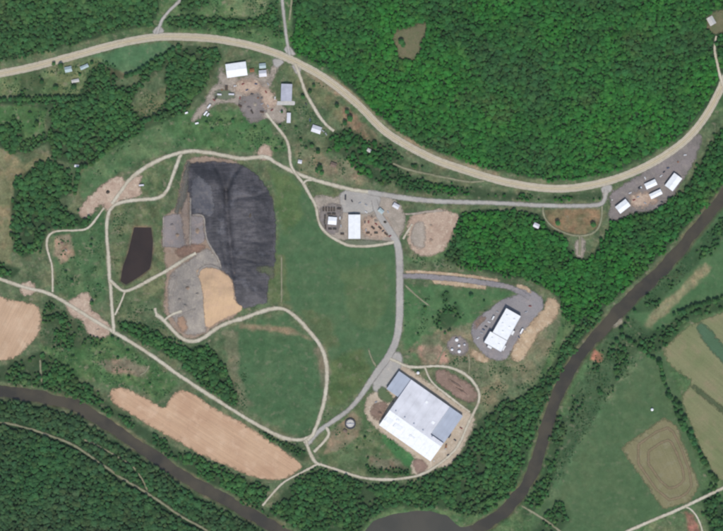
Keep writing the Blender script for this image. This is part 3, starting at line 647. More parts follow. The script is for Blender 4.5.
sheet('dirt_pad', [(66,303),(78,296),(88,292),(92,300),(88,308),(100,318),(112,328),(106,337),(96,338),(87,332),(84,320),(74,317),(68,310)], M['pinkdirt'], .12, 1, .7, 3, 'bare earth pull-off along the gravel road', 'yard')
sheet('dirt_patch', [(258,150),(266,144),(272,150),(270,159),(260,159)], M['pinkdirt'], .14, 1, .8, 2, 'pinkish wide spot on the haul road', 'soil')
sheet('dirt_patch', [(20,283),(33,282),(36,290),(28,296),(20,292)], M['pinkdirt'], .13, 1, .6, 2, 'bare field gateway on the gravel road', 'soil')
sheet('clearing', [(391,32.5),(408,28),(423.6,22.5),(428.6,27),(422,38),(420,52.6),(413.6,61),(400,60),(396,46)], M['clearing'], .14, 1, .6, 3, 'brown clearing cut in the hill forest', 'clearing', excl=.2, zone=5)
sheet('clearing', [(708,14),(723,10),(760,8),(760,30),(723,32),(713,34),(706,26)], M['clearing'], .14, 1, .6, 3, 'house clearing at the forest edge', 'clearing')
sheet('gravel_bar', [(610,323),(616,319),(622,318),(621,323),(614,327)], M['sand'], .3, 2, .4, 2, 'pale gravel bar on the river bank', 'gravel', excl=None)
sheet('dirt_patch', [(577,240),(583,238),(585,248),(583,257),(577,257),(575,248)], M['pad'], .14, 1, .7, 2, 'bare track end in the plateau wood', 'soil')

# ------------------------------------------------------------------ windrows of the mown field
a_ = np.array(WINDROW); cc = a_.mean(0)
for k, f in enumerate((.84, .56)):
    pts = [tuple(cc+(p-cc)*f) for p in a_]
    o = ribbon('windrow', pts, 2.4, M['windrow'], .45, 4, .25, 1.5, closed=True, sm=1)
    o.parent = wf

# ------------------------------------------------------------------ roads
hw = ribbon('highway', HWY, 8.8, M['highway'], .34, 8, .12, 2.0); tag(hw, 'wide tan main highway sweeping along the forest foot', 'road', kind='structure')
M['lane'] = soil('worn_lane_asphalt', C(198,185,160), C(190,177,152), .02, C(204,192,168), streak=(0, 8, 8, .04), fine=.08, soft=True)
for o_ in (-1.75, 1.75):
    c = resample(chaikin(HWY, 3, False), 2.0); d = np.gradient(c, axis=0); d /= np.hypot(d[:, 0], d[:, 1])[:, None]
    l = c+np.stack([-d[:, 1], d[:, 0]], 1)*o_
    r = ribbon('lane', [tuple(q) for q in l], 2.7, M['lane'], .37, 3, .1, 2.0); r.parent = hw
for nm, o_, wd, m_ in (('edge_line', -3.0, .12, 'whiteline'), ('edge_line', 3.0, .12, 'whiteline'), ('centre_line', -.12, .09, 'yellow'), ('centre_line', .12, .09, 'yellow')):
    c = resample(chaikin(HWY, 3, False), 2.0); d = np.gradient(c, axis=0); d /= np.hypot(d[:, 0], d[:, 1])[:, None]
    l = c+np.stack([-d[:, 1], d[:, 0]], 1)*o_
    r = ribbon(nm, [tuple(q) for q in l], wd, M[m_], .41, 1, 0, 2.0); r.parent = hw
EXCL.append(('l', HWY, 7.5))
ROADS = [
 ('gravel_road', [(-60,262),(0,279),(22.5,287),(50,293),(67.6,304),(87.6,316),(112.7,331.6),(145,350.5),(180,376),(215,399),(245,417.5),(267.6,431),(285,439),(302.7,440.6),(316,434)], 3.6, 'road', 'long pale gravel road running down past the tan field'),
 ('paved_road', [(306,446),(318,431),(335,420),(350,409),(361,396),(376,373),(388.5,357),(397,340),(399.5,320),(399.8,300),(399.8,266),(399,250),(396,240),(388,228),(378,214),(374,200)], [4.5,4.5,4.5,5,6.5,6.8,6.8,6.8,6.8,6.8,6.5,6], 'paved', 'straight grey access road between green fields'),
 ('gravel_road', [(304,443),(312,437),(317,425),(322,410),(325,398.7),(327,382),(327,366),(322.7,348.6),(307.7,328.6),(292.7,313.6),(280,307),(262.6,311),(242.6,318.6),(225,323.6),(215,329),(205,337.4),(192.5,342.4),(180,338.6),(165,321),(156,314.5)], 3.8, 'road', 'pale gravel loop road south of the landfill'),
 ('gravel_road', [(165,320),(172,314),(182,311)], 2.4, 'road', 'short gravel spur into the grey fill'),
 ('gravel_road', [(157,316),(155,308)], 2.8, 'road', 'stub of gravel road pointing to the pond'),
 ('gravel_road', [(114,333),(113,318),(110.5,290),(109,266),(107.5,245),(106.4,228),(107.7,213),(115,203.5),(132.7,200),(160,198.6),(167.8,190.6),(171,180),(175.3,168),(181,154)], 3.4, 'road', 'pale haul road bending round the pond'),
 ('gravel_road', [(112,204),(122,190),(128,180.6),(140,170.6),(160,159),(180,152.5),(192.5,150.5),(217.6,154),(240,159),(257.6,157.5),(266,156),(280,165.5),(292.7,171.5),(312.7,179.5),(335,186),(360,191),(374,193)], 3.8, 'road', 'pale haul road over the top of the landfill'),
 ('paved_road', [(368,192.5),(385,195),(410,199),(440,201.5),(456,202),(486,202.6),(516,204),(541,205.6),(570,206),(598,205.5),(604,202),(606.5,190)], [5,5,4.6,4.2,4.2,4.2,4.2,4.5], 'paved', 'grey paved lane from the highway to the depot'),
 ('gravel_road', [(266,113),(272,121),(281.4,132),(287.7,141),(290,153),(290.2,165),(296,174),(303,183),(310,195.6),(316.5,206),(318.5,224),(327,234.4),(340,242),(350,246.4),(373,246.4),(394,242)], 2.8, 'road', 'gravel lane from the garage yard round the depot'),
 ('gravel_road', [(303,184),(306,180),(312,180)], 2.2, 'road', 'tiny gravel link above the grass island'),
 ('gravel_road', [(104,208),(96,219),(87.6,229.4),(75,230.6),(62.6,230.4),(52,232),(47,238),(46.5,247),(50,258),(52.6,268),(52.6,292)], 2.0, 'road', 'thin gravel lane past the western wood'),
 ('gravel_road', [(110,280),(117,287),(125,292.5),(140,285.5),(169,269.5),(182,261),(196,253)], 3.2, 'road', 'gravel ramp climbing from pond to landfill'),
 ('gravel_road', [(125,292),(121,303),(115,315)], 2.0, 'road', 'short gravel cutoff south of the pond'),
 ('paved_road', [(403,276),(420,276),(436,277.3),(455,279),(473.7,281.3),(490,283.5),(505,286),(518,290.5),(530,298)], 5.0, 'asphalt', 'grey asphalt drive leading to the white plant'),
 ('gravel_road', [(390,359),(398,362),(405,366.5),(418.6,367.6),(436,365.5),(453.6,368),(468.7,376),(478.7,389),(480,400),(474,412),(467,426),(458.6,447),(444,461),(426,473),(411,477.6),(386,480),(361,478),(340,470.6),(320,464.2)], 2.6, 'road', 'narrow gravel lane circling the big compost hall'),
 ('gravel_road', [(306,440),(308.5,450),(315,462.5),(320,465)], 3.4, 'road', 'gravel stub south of the road junction'),
 ('gravel_road', [(318,464),(308,469),(290,478.4),(281,484),(272,494),(262.6,505.7)], 2.0, 'road', 'farm track past the tan field corner'),
 ('gravel_road', [(326,427),(330,434),(324,442),(314,452)], 3.0, 'road', 'gravel side of the small junction island'),
 ('gravel_road', [(425,367.5),(428,376),(433,384),(446,394),(460,405),(470,412)], 1.9, 'road', 'track between the hall and compost plot'),
 ('track', [(468,376),(470,364),(468,352)], 1.8, 'track', 'faint track up to the equipment cluster'),
 ('track', [(437,364),(441,354),(447,345)], 1.6, 'track', 'faint spur near the equipment cluster'),
 ('track', [(404,284),(412,292),(424,302),(430,306)], 1.6, 'track', 'faint track off the asphalt drive'),
 ('gravel_road', ERIV, 2.3, 'track', 'pale road along the foot of the wooded hillside'),
 ('track', [(82.6,439),(100,447),(120,458),(133,466),(142,478),(148,492)], 1.8, 'track', 'grassy loop track beside the river'),
 ('paved_road', [(600,546),(627,531),(654.7,519.5),(682,508),(702,498),(723,488),(780,462)], 3.0, 'road', 'pale farm road below the mown field'),
 ('gravel_road', [(686,507),(691,509),(697,516),(702,529),(706,548)], 1.9, 'road', 'curved driveway off the farm road'),
 ('track', [(520,505),(543,518),(560,531),(580,548)], 2.0, 'track', 'pale track at the edge of the river meadow'),
 ('gravel_road', [(393,163.5),(405,169),(420,172.5),(450,178.5),(470,182.5),(484,181)], 2.2, 'track', 'old road running beside the highway'),
 ('gravel_road', [(157,34),(159,27),(163,18),(172,8),(181,0),(200,-20)], 3.0, 'paved', 'pale side road climbing into the western forest'),
 ('gravel_road', [(290,55),(287,42),(285,25),(283,8),(281,-20)], 3.2, 'paved', 'pale side road climbing north beside the hedges'),
 ('track', [(289,22),(291,10),(292,-12)], 2.2, 'track', 'pale track beside the north side road'),
 ('gravel_road', [(295,64),(298,70),(302,82),(306,94),(313,106),(320,118),(327,126),(334,131)], 2.8, 'road', 'curved village lane off the highway'),
 ('gravel_road', [(716,36),(714,48),(716,60),(720,76),(723,86)], [1.6,2.6,2.6,3], 'road', 'small side road under the eastern forest edge'),
 ('gravel_road', [(543,207),(543,214),(549.5,225.6),(567,234.5),(582,236.5),(597,232.5),(602,218),(602,206)], 2.0, 'track', 'gravel loop around the dry grass island'),
 ('gravel_road', [(579.5,236),(580,246),(579.5,255)], 2.6, 'track', 'short spur into the plateau wood'),
 ('track', [(404,214),(415,214),(430,211),(445,211)], 2.0, 'pad', 'bare strip along the earth pad top'),
 ('gravel_road', [(403,239),(408,231),(412,224)], 1.8, 'road', 'short link from depot road to earth pad'),
 ('track', [(281.4,255),(281.6,280),(281.4,305)], 1.5, 'track', 'faint track down the landfill field edge'),
 ('track', [(368,348),(371,358),(377,368)], 1.5, 'track', 'faint spur above the access road'),
 ('track', [(40,358),(41,372),(42,384)], 1.8, 'track', 'faint path to the river bank'),
 ('track', [(150,364),(146,372),(138,376)], 1.8, 'track', 'pale short track below the gravel road'),
]
for i, (nm, pts, wd, m_, lab) in enumerate(ROADS):
    o = ribbon(nm, pts, wd, M[m_], (.95 if 4 <= i <= 4 or i in (3, 11) else .44)+.022*i if nm != 'track' else .20+.008*i, 4, .2 if nm == 'paved_road' else .45, 1.4, nm == 'track')
    tag(o, lab, 'road', kind='structure')
    if pts is ERIV: EXCL.append(('l', pts, 3.0))
    EXCL.append(('l', pts, (max(wd) if isinstance(wd, list) else wd)/2+(1.6 if nm != 'track' else .8)))
for nm, pts, wd in (('road_shoulder', [(404,272),(420,272.2),(436,273),(455,274.5),(478,277.5),(500,281)], 3.2), ('road_shoulder', [(432,281),(450,283),(470,285.5),(488,287)], 4.5), ('road_shoulder', [(515,286),(525,287),(531,293)], 4)):
    tag(ribbon(nm, pts, wd, M['tanslope'], .30, 4, .6, 1.4, True), 'tan earth shoulder %s of the plant drive' % ('above the start' if pts[0][0] < 410 else 'below the middle' if pts[0][0] < 450 else 'at the end'), 'road', kind='structure')

for k, (pts, wd, lab) in enumerate((([(190.5,196),(190.6,214),(190.4,230),(190,246)], 1.3, 'pale berm line between gravel cell and notch'), ([(163.6,216),(163.4,232),(163.6,248)], 1.2, 'pale berm line facing the pond'), ([(191,215),(200,214.5),(204.5,217),(205,232),(207,240),(212,249),(219,260),(221.5,270)], 1.5, 'pale berm line along the liner notch'),
    ([(198,277),(199,270),(206,265.5),(214,266),(221,270)], 2.2, 'pale crescent bench above the tan soil'), ([(171,278),(178,275),(170,300),(169,309)], 1.2, 'pale berm on the outer edge of the fill'), ([(177,318),(187,312),(196,309)], 1.3, 'pale berm crossing the lower fill'))):
    tag(ribbon('berm', pts, wd, M['waste'], 1.05+.02*k, 4, .3, 1.4, True), lab, 'berm', kind='structure')

for k, (poly, lab) in enumerate(((([(150,34),(165,33),(161,27),(158,26)]), 'flared mouth of the western side road'), ([(283,52),(297,57),(290,46),(287,45)], 'flared mouth of the north side road'), ([(290,63),(302,67),(299,75),(297,75)], 'flared mouth of the village lane'), ([(272,57),(286,61),(277,68),(274,66)], 'flared mouth of the garage driveway'), ([(598,203),(604,196),(612,190),(611,184),(600,187),(604,195)], 'flared mouth of the depot lane'))):
    sheet('road_mouth', poly, M['paved'], .30, 1, .3, 2, lab, 'road', excl=None, zone=1.8)
# thin air between the ground and the camera, ground and all within one closed box
zlo, zhi = float(GH.min())-1.0, CAMZ+60
xr = (us[-1]-us[0])*S*.5+400
hz = MB().box(-xr-200, xr+200, -xr-200, xr+200, zlo, zhi).mesh('haze'); hzm = bpy.data.materials.new('thin_haze'); hzm.use_nodes = True; ht = hzm.node_tree; ht.nodes.clear()
ho = ht.nodes.new('ShaderNodeOutputMaterial'); hv = ht.nodes.new('ShaderNodeVolumePrincipled'); hv.inputs['Color'].default_value = (.90, .95, 1, 1); hv.inputs['Density'].default_value = 7e-6; hv.inputs['Anisotropy'].default_value = .2
ht.links.new(hv.outputs[0], ho.inputs['Volume'])
tag(link('haze', hz, hzm), 'thin pale haze between the ground and the aerial camera', 'haze', kind='stuff')

# ------------------------------------------------------------------ buildings
def walls_roof(root, L, W, eave, ridge, wm, rm, x0=0, y0=0, doors=1, wins=3, over=.5, seam=2.4, rm2=None, base=-1.0, vents=0, shed=False):
    """gabled hall: four walls, two roof slopes with seams, ridge cap, doors and windows; ridge along local x; metres"""
    hl, hw = L/2, W/2; th = .3
    def part(mb, nm, m): return mb.build(nm, m, root, (x0, y0, 0))
    for s in (-1, 1):
        mb = MB(); a, b = sorted((s*hw, s*(hw-th))); mb.box(-hl, hl, a, b, base, eave); wl = part(mb, 'wall', wm)
        for k in range(wins):
            x = -hl+(k+.5)*L/wins; mb = MB(); a, b = sorted((s*(hw-.05), s*(hw+.06)))
            mb.box(x-.7, x+.7, a, b, min(1.1, eave*.35), min(2.3, eave*.7)); mb.build('window', M['glass'], wl)
        mb = MB(); a, b = sorted((s*hl, s*(hl-th)))
        prof = [(-hw+th, base), (hw-th, base), (hw-th, eave), (0, ridge-.1), (-hw+th, eave)]
        n = 5; mb.add([(a, y, z) for y, z in prof]+[(b, y, z) for y, z in prof], [tuple(range(n)), tuple(range(2*n-1, n-1, -1))]+[(i, n+i, n+(i+1) % n, (i+1) % n) for i in range(n)])
        wl = part(mb, 'wall', wm)
        if doors and (s < 0 or doors > 1):
            dw = min(W*.3, 2.4); mb = MB(); a, b = sorted((s*(hl-.05), s*(hl+.08)))
            mb.box(a, b, -dw, dw, 0, min(eave*.85, 4.5)); mb.build('door', M['door'], wl)
    sl = (ridge-eave)/hw
    for s in (-1, 1):
        mb = MB(); xo = hl+over; yo = hw+over; ze = eave-sl*over
        vs = [(-xo, 0, ridge), (xo, 0, ridge), (xo, s*yo, ze), (-xo, s*yo, ze)]
        mb.add(vs+[(x, y, z+.22) for x, y, z in vs], [(0,1,2,3),(4,5,6,7),(0,1,5,4),(1,2,6,5),(2,3,7,6),(3,0,4,7)])
        rs = part(mb, 'roof_slope', rm if s < 0 or rm2 is None else rm2)
        if seam:
            mb = MB(); n = max(2, int(2*xo/seam))
            for k in range(1, n):
                x = -xo+2*xo*k/n
                vs = [(x-.07, 0, ridge+.2), (x+.07, 0, ridge+.2), (x+.07, s*yo, ze+.2), (x-.07, s*yo, ze+.2)]
                mb.add(vs+[(a, b, c+.12) for a, b, c in vs], [(0,1,2,3),(4,5,6,7),(0,1,5,4),(1,2,6,5),(2,3,7,6),(3,0,4,7)])
            tag(mb.build('roof_seams', rm if s < 0 or rm2 is None else rm2, rs), kind='stuff')
    mb = MB(); mb.prism([(-.3, -.28*sl+.0), (.3, -.28*sl), (.3, .06), (0, .18), (-.3, .06)], -hl-over-.02, hl+over+.02)
    me_ = mb.mesh('ridge_cap'); o = link('ridge_cap', me_, rm, root, (x0, y0, ridge+.24)); o.rotation_euler = (0, 0, math.pi/2)
    for k in range(vents):
        x = -hl+(k+.5)*L/vents
        mb = MB(); mb.lathe([(.55, 0), (.55, .7), (.85, .75), (.85, .95), (.3, 1.2)], 12); mb.build('roof_vent', M['greyroof'], root, (x0+x, y0+.0, ridge+.3))
def hall(name, label, u, v, Lp, Wp, ang, eave, ridge, wm, rm, group=None, cat='building', **k):
    e = empty(name, u, v, ang, 0, label, cat, group)
    walls_roof(e, Lp*S, Wp*S, eave, ridge, M[wm], M[rm], rm2=M[k.pop('rm2')] if 'rm2' in k else None, **k)
    EXCL.append(('c', (u, v), max(Lp, Wp)*.6+1.5)); return e
def flatblock(root, x0, x1, y0, y1, h, wm, rm, nm='roof', parapet=.5):
    """flat roofed block: walls, roof deck set inside a parapet"""
    t = .35
    for a in ((x0, x1, y0, y0+t), (x0, x1, y1-t, y1), (x0, x0+t, y0+t, y1-t), (x1-t, x1, y0+t, y1-t)):
        MB().box(*a, -1, h+parapet).build('wall', wm, root)
    return MB().box(x0+t, x1-t, y0+t, y1-t, h-.4, h).build(nm, rm, root)

# the big compost hall (local x along its north-east face, y towards north-east)
ch = empty('compost_hall', 399, 371.2, math.degrees(math.atan2(.576, .818)), 0, 'huge pale roofed compost hall with blue grey wings and bright south slope', 'building')
EXCL.append(('p', [(396,368),(466,415),(440,462),(424,462),(374,424),(384,388)], 2))
def Q(t): return t*S
x0, x1, rp, bp_ = Q(14.5), Q(77.4), -Q(37), -Q(55)
def slab(nm, pts, mat, th=.3, parent=ch):
    mb = MB(); n = len(pts)
    mb.add(list(pts)+[(a, b, c-th) for a, b, c in pts], [tuple(range(n)), tuple(range(2*n-1, n-1, -1))]+[(i, n+i, n+(i+1) % n, (i+1) % n) for i in range(n)])
    return mb.build(nm, mat, parent)
ZE, ZR, ZB = 9.0, 12.5, 7.8
def zroof(p):    # height of the main roof at p metres behind the north-east face (p negative)
    return ZE+(ZR-ZE)*(p/rp) if p > rp else ZR+(ZB-ZR)*((p-rp)/(bp_-rp))
NB = 8
for k in range(NB):          # wide roof bays, each its own sheeted panel
    a = x0+(x1-x0)*k/NB; b = x0+(x1-x0)*(k+1)/NB-.12
    big = k < NB-2
    if big: slab('roof_panel', [(a, .6, zroof(.0)+.02), (b, .6, zroof(.0)+.02), (b, rp, ZR), (a, rp, ZR)], M['offwhite'])
    else:
        slab('roof_panel', [(a, -Q(33), zroof(-Q(33))), (b, -Q(33), zroof(-Q(33))), (b, rp, ZR), (a, rp, ZR)], M['offwhite'])
    slab('roof_panel', [(a, rp-.1, ZR), (b, rp-.1, ZR), (b, bp_-.5, ZB), (a, bp_-.5, ZB)], M['white'])  # whiter metal on the south slope paints in the sun falling there
xa = x0+(x1-x0)*(NB-2)/NB
for k in range(4):           # blue-grey eastern wing roof
    a = xa+(x1+Q(.4)-xa)*k/4; b = xa+(x1+Q(.4)-xa)*(k+1)/4-.1
    slab('wing_roof_panel', [(a, .6, 7.6), (b, .6, 7.6), (b, -Q(32.8), 8.6), (a, -Q(32.8), 8.6)], M['bluegrey'])
for k in range(3):           # blue-grey western wing roof
    a = -.4+(x0+.2)*k/3; b = -.4+(x0+.2)*(k+1)/3-.1
    slab('wing_roof_panel', [(a, .6, 7.2), (b, .6, 7.2), (b, -Q(21.5), 8.0), (a, -Q(21.5), 8.0)], M['bluegrey'])
W_ = M['wallw']
MB().box(0, x1, -.3, 0, -2, 7.0).build('wall', M['wallg'], ch)  # grey paints in the shade of this north-east face; other walls are white
slab('wall', [(x0+.1, -.35, 8.7), (xa, -.35, 8.7), (xa, -.35, 6.9), (x0+.1, -.35, 6.9)], M['wallg'])
MB().box(0, .3, -Q(21), -.3, -2, 6.9).build('wall', W_, ch); MB().box(.3, x0, -Q(21), -Q(21)+.3, -2, 7.6).build('wall', W_, ch)
MB().box(x0, x0+.3, bp_, -Q(21), -2, 7.4).build('wall', W_, ch); MB().box(x0+.3, x1-.3, bp_, bp_+.3, -2, 7.3).build('wall', W_, ch)
MB().box(x1-.3, x1, bp_, -.3, -2, 7.3).build('wall', W_, ch)
mb = MB(); mb.add([(x0+.02, 0, 6.8), (x0+.02, bp_+.1, 6.8), (x0+.02, bp_+.1, ZB-.35), (x0+.02, rp, ZR-.35), (x0+.02, 0, ZE-.35)], [(0,1,2,3,4)]); mb.build('gable', W_, ch)
mb = MB(); mb.add([(x1-.05, -Q(33), 6.8), (x1-.05, bp_+.1, 6.8), (x1-.05, bp_+.1, ZB-.35), (x1-.05, rp, ZR-.35), (x1-.05, -Q(33), zroof(-Q(33))-.35)], [(0,1,2,3,4)]); mb.build('gable', W_, ch)
mb = MB(); mb.add([(xa+.05, 0, 6.8), (xa+.05, -Q(33), 6.8), (xa+.05, -Q(33), zroof(-Q(33))-.35), (xa+.05, 0, ZE-.35)], [(0,1,2,3)]); mb.build('gable', W_, ch)
MB().box(x0-.3, x1+.3, rp-.5, rp+.4, ZR+.02, ZR+.3).build('ridge_cap', M['white'], ch)
for t_, p_, w_, d_ in ((20, 46, 8, 5), (31, 46, 9, 5), (27, 40.5, 3, 2.2), (40, 9, 2.5, 2.5), (57, 22, 3, 3), (48, 46, 6, 2)):
    z = zroof(-Q(p_)); MB().box(Q(t_-w_/2), Q(t_+w_/2), -Q(p_+d_/2), -Q(p_-d_/2), z-.9, z+.55 if p_ < 38 else z+1.0).build('skylight', M['white'], ch)
for k in range(5): MB().lathe([(.8, 0), (.8, 1.1), (1.2, 1.2), (.4, 1.7)], 12).build('roof_vent', M['bluegrey'], ch, (Q(20+11*k), rp+Q(3), ZR-.2))
for k in range(4): MB().box(x1-.02, x1+.1, -Q(8+7*k)-2.2, -Q(8+7*k)+2.2, 0, 4.8).build('door', M['door'], ch)

# bright white treatment plant
pl = empty('treatment_plant', 513.3, 312, math.degrees(math.atan2(.49, .868)), 0, 'bright white flat roofed plant with stepped wide rear block', 'building')
EXCL.append(('p', [(506,306),(523,316),(506,354),(480,348),(482,336)], 2))
r1 = flatblock(pl, -Q(8.5), Q(8.5), -Q(28), 0, 9.5, M['wallg'], M['white'])
r2 = flatblock(pl, -Q(11), Q(8.8), -Q(41), -Q(28)-.02, 8.3, M['wallg'], M['white'])
flatblock(pl, Q(8.5)+.02, Q(11), -Q(21), -Q(16), 5, M['wallg'], M['white']); flatblock(pl, Q(8.8)+.02, Q(10.5), -Q(39), -Q(33), 5, M['wallg'], M['white'])
flatblock(pl, -Q(6), -Q(1), -Q(43.5), -Q(41)-.02, 5.5, M['wallg'], M['white'])
for k, (a, b) in enumerate(((-4, -6), (4, -6), (-4, -15), (4, -15), (0, -22), (-6, -33), (3, -35))):
    MB().box(Q(a)-1.3, Q(a)+1.3, Q(b)-1, Q(b)+1, 9.5 if b > -28 else 8.3, 10.6 if b > -28 else 9.4, .1).build('roof_vent', M['white'], pl)
for k in range(4): MB().box(-Q(8.5)-.08, -Q(8.5)+.05, -Q(5+6*k)-2, -Q(5+6*k)+2, 0, 4.5).build('door', M['door'], pl)

hall('depot_shed', 'long white roofed depot with shade-dark north wall beside the paved apron', 354.4, 226.8, 23.5, 11.4, 90, 6.5, 7.6, 'wallb', 'white', wins=4, doors=2)  # dark brown walls stand in for the shadow along the north side
hall('garage', 'white roofed highway garage on the gravel yard', 236.6, 70, 20, 13.2, -8, 5.5, 7.5, 'wallw', 'white', wins=5, doors=2)
hall('house', 'small white roofed house between garage and driveway', 262.8, 73.6, 7, 6, -5, 3.2, 5.2, 'wallw', 'offwhite', wins=2, cat='house')
hall('outbuilding', 'small pale teal roofed outbuilding by the driveway', 262.6, 66, 6, 4.5, -5, 3, 4.6, 'wallw', 'tealroof', wins=2)
hall('storage_barn', 'grey ribbed roof barn with white concrete apron', 286.6, 92.8, 16.6, 10.4, 92, 5.5, 7.2, 'wallb', 'greyroof', wins=4, doors=2, seam=4.2)
sheet('concrete_apron', [(277,101.6),(294.5,101.6),(294.5,104.8),(277,104.6)], M['concrete'], .3, 0, .1, 2, 'white concrete apron of the grey barn', 'pavement', zone=.8)
hall('shed', 'narrow white shed south of the grey barn', 288.8, 118, 9.5, 3.2, 92, 3.5, 4.4, 'wallg', 'offwhite', wins=2)
hall('house', 'grey white house beside the village lane', 316.5, 129.5, 9, 6.5, 18, 3.2, 5.4, 'wallw', 'offwhite', wins=3, cat='house')
hall('hut', 'brown roofed hut in the dry clearing', 333.6, 165, 5.5, 4, 20, 2.8, 4.2, 'wallb', 'brownroof', wins=1)
G4 = 'white sheds on the grey gravel yard'
hall('shed', 'squarish white shed farthest from the other three', 622.5, 206.4, 12.6, 8, -38, 5.5, 7, 'wallb', 'white', group=G4, wins=2)
hall('shed', 'narrow white shed nearest the highway shoulder', 650.5, 184.4, 11.2, 5.5, -25, 4.2, 5.2, 'wallg', 'white', group=G4, wins=2)
hall('shed', 'narrow white shed between the parallel shed and the wood', 655.5, 194.2, 12, 4.8, -25.5, 4.2, 5.2, 'wallg', 'white', group=G4, wins=2)
hall('shed', 'largest white shed on the grey gravel yard', 673, 182.2, 15.2, 9.3, -53, 5.8, 7.4, 'wallb', 'white', group=G4, wins=3, doors=2)
hall('cabin', 'small pale cabin below the depot lane', 536.3, 225.6, 5.5, 4, 25, 2.8, 4.2, 'wallt', 'offwhite', wins=1, cat='cabin')
hall('house', 'small white and teal house beside the tan highway', 68.5, 69.5, 6.5, 5, -12, 3, 4.8, 'wallw', 'tealroof', wins=2, cat='house')
hall('shed', 'pale green roofed shed angled beside the highway', 84.5, 67, 8, 3, -24, 2.8, 3.8, 'wallt', 'tealroof', wins=2)
hall('shed', 'long low beige shed on the lawn', 75.5, 81, 7, 2.8, -12, 2.6, 3.4, 'wallt', 'concrete', wins=2)
hall('house', 'pale roofed house in the forest clearing', 711, 21, 8, 6, 60, 3.2, 5.2, 'wallt', 'concrete', wins=2, cat='house')
hall('hut', 'tiny white hut on the meadow above the haul road', 300, 161.8, 3.4, 3, 10, 2.5, 3.4, 'wallw', 'offwhite', wins=1)
hall('hut', 'tiny white hut at the wood corner', 77, 166, 4.2, 1.8, 5, 2.5, 3.1, 'wallw', 'white', wins=1)
hall('scale_house', 'small white roofed scale house among dark bins', 332.4, 220.8, 8, 7, 5, 4, 5, 'wallw', 'white', wins=2)
hall('shed', 'little red brown shed between garage and house', 252, 70.5, 4, 3, -8, 2.6, 3.5, 'wallb', 'rust', wins=1)
hall('shed', 'small pale green shed by the depot road', 381, 211, 5, 3.5, 40, 3, 3.8, 'wallw', 'tealroof', wins=1)
hall('shed', 'small white booth at the end of the depot road', 396, 206, 6, 4, 30, 3.2, 4.2, 'wallw', 'offwhite', wins=1)
hall('shed', 'pale hut between highway and old road', 369, 150.5, 3.6, 2.8, 30, 2.6, 3.4, 'wallt', 'concrete', wins=1)

# round tank and other tanks
tk = empty('round_tank', 350.3, 423.7, 0, 0, 'round dark rimmed clarifier tank by the road junction', 'tank')
EXCL.append(('c', (350.3, 423.7), 9))
def ring(r0, r1, z0, z1, seg=40):
    mb = MB(); vs = []; fs = []
    for k in range(seg):
        a = 2*math.pi*k/seg; c, s = math.cos(a), math.sin(a)
        vs += [(r0*c, r0*s, z0), (r1*c, r1*s, z0), (r1*c, r1*s, z1), (r0*c, r0*s, z1)]
    for k in range(seg):
        a = 4*k; b = 4*((k+1) % seg); fs += [(a, a+1, b+1, b), (a+1, a+2, b+2, b+1), (a+2, a+3, b+3, b+2), (a+3, a, b, b+3)]
    return mb.add(vs, fs)
ring(6.6, 8.8, -1, 2.6).build('rim', M['dark'], tk); MB().lathe([(6.6, -1), (6.6, 1.0), (.2, 1.3)], 40).build('cover', M['concrete'], tk)
MB().box(-6.6, 6.6, -.5, .5, 2.0, 2.3).build('walkway', M['greyroof'], tk); MB().lathe([(.8, 1), (.8, 3.2), (.3, 3.6)], 14).build('drive_housing', M['wallw'], tk)
hall('pump_house', 'dark little pump house beside the round tank', 345.2, 431, 3, 2.2, 30, 2.6, 3.2, 'wallb', 'brownroof', wins=1)
def dome_tank(label, u, v, r, h, mat='white', group=None, name='storage_tank'):
    e = empty(name, u, v, 0, 0, label, 'tank', group)
    MB().lathe([(r*1.05, -.5), (r*1.05, .3)], 24).build('base', M['concrete'], e)
    MB().lathe([(r, .3), (r, h), (r*.9, h+r*.25), (r*.6, h+r*.48), (r*.15, h+r*.58)], 24).build('shell', M[mat], e)
    MB().lathe([(r*.16, 0), (r*.16, .5)], 10).build('hatch', M['greyroof'], e, (0, 0, h+r*.55))
    EXCL.append(('c', (u, v), r/S+2)); return e
dome_tank('lone white domed tank on the smooth green meadow', 652, 409.5, 2.3, 2.5)
dome_tank('white domed tank at the north wall of the big hall', 418, 372.8, 2.4, 3)
GT = 'white tanks on the gravel pad below the plant'
sheet('gravel_pad', [(449,340),(456,336),(466,340),(468,349),(462,356),(452,353),(447,348)], M['wgravel'], .14, 1, .5, 2, 'grey gravel pad crowded with tanks', 'yard')
for lab, u, v, r in (('large white tank at the top of the gravel pad', 456.7, 339.8, 2.8), ('middling white tank at the pad centre', 459, 345.5, 2.0), ('white tank on the lower edge of the gravel pad', 459.2, 351.3, 2.6), ('small pale tank on the western edge of the gravel pad', 452, 349.5, 2.0), ('small pale tank on the eastern edge of the gravel pad', 464.5, 344.5, 1.6)):
    dome_tank(lab, u, v, r, 2.5, 'white' if r > 1.8 else 'offwhite', GT)

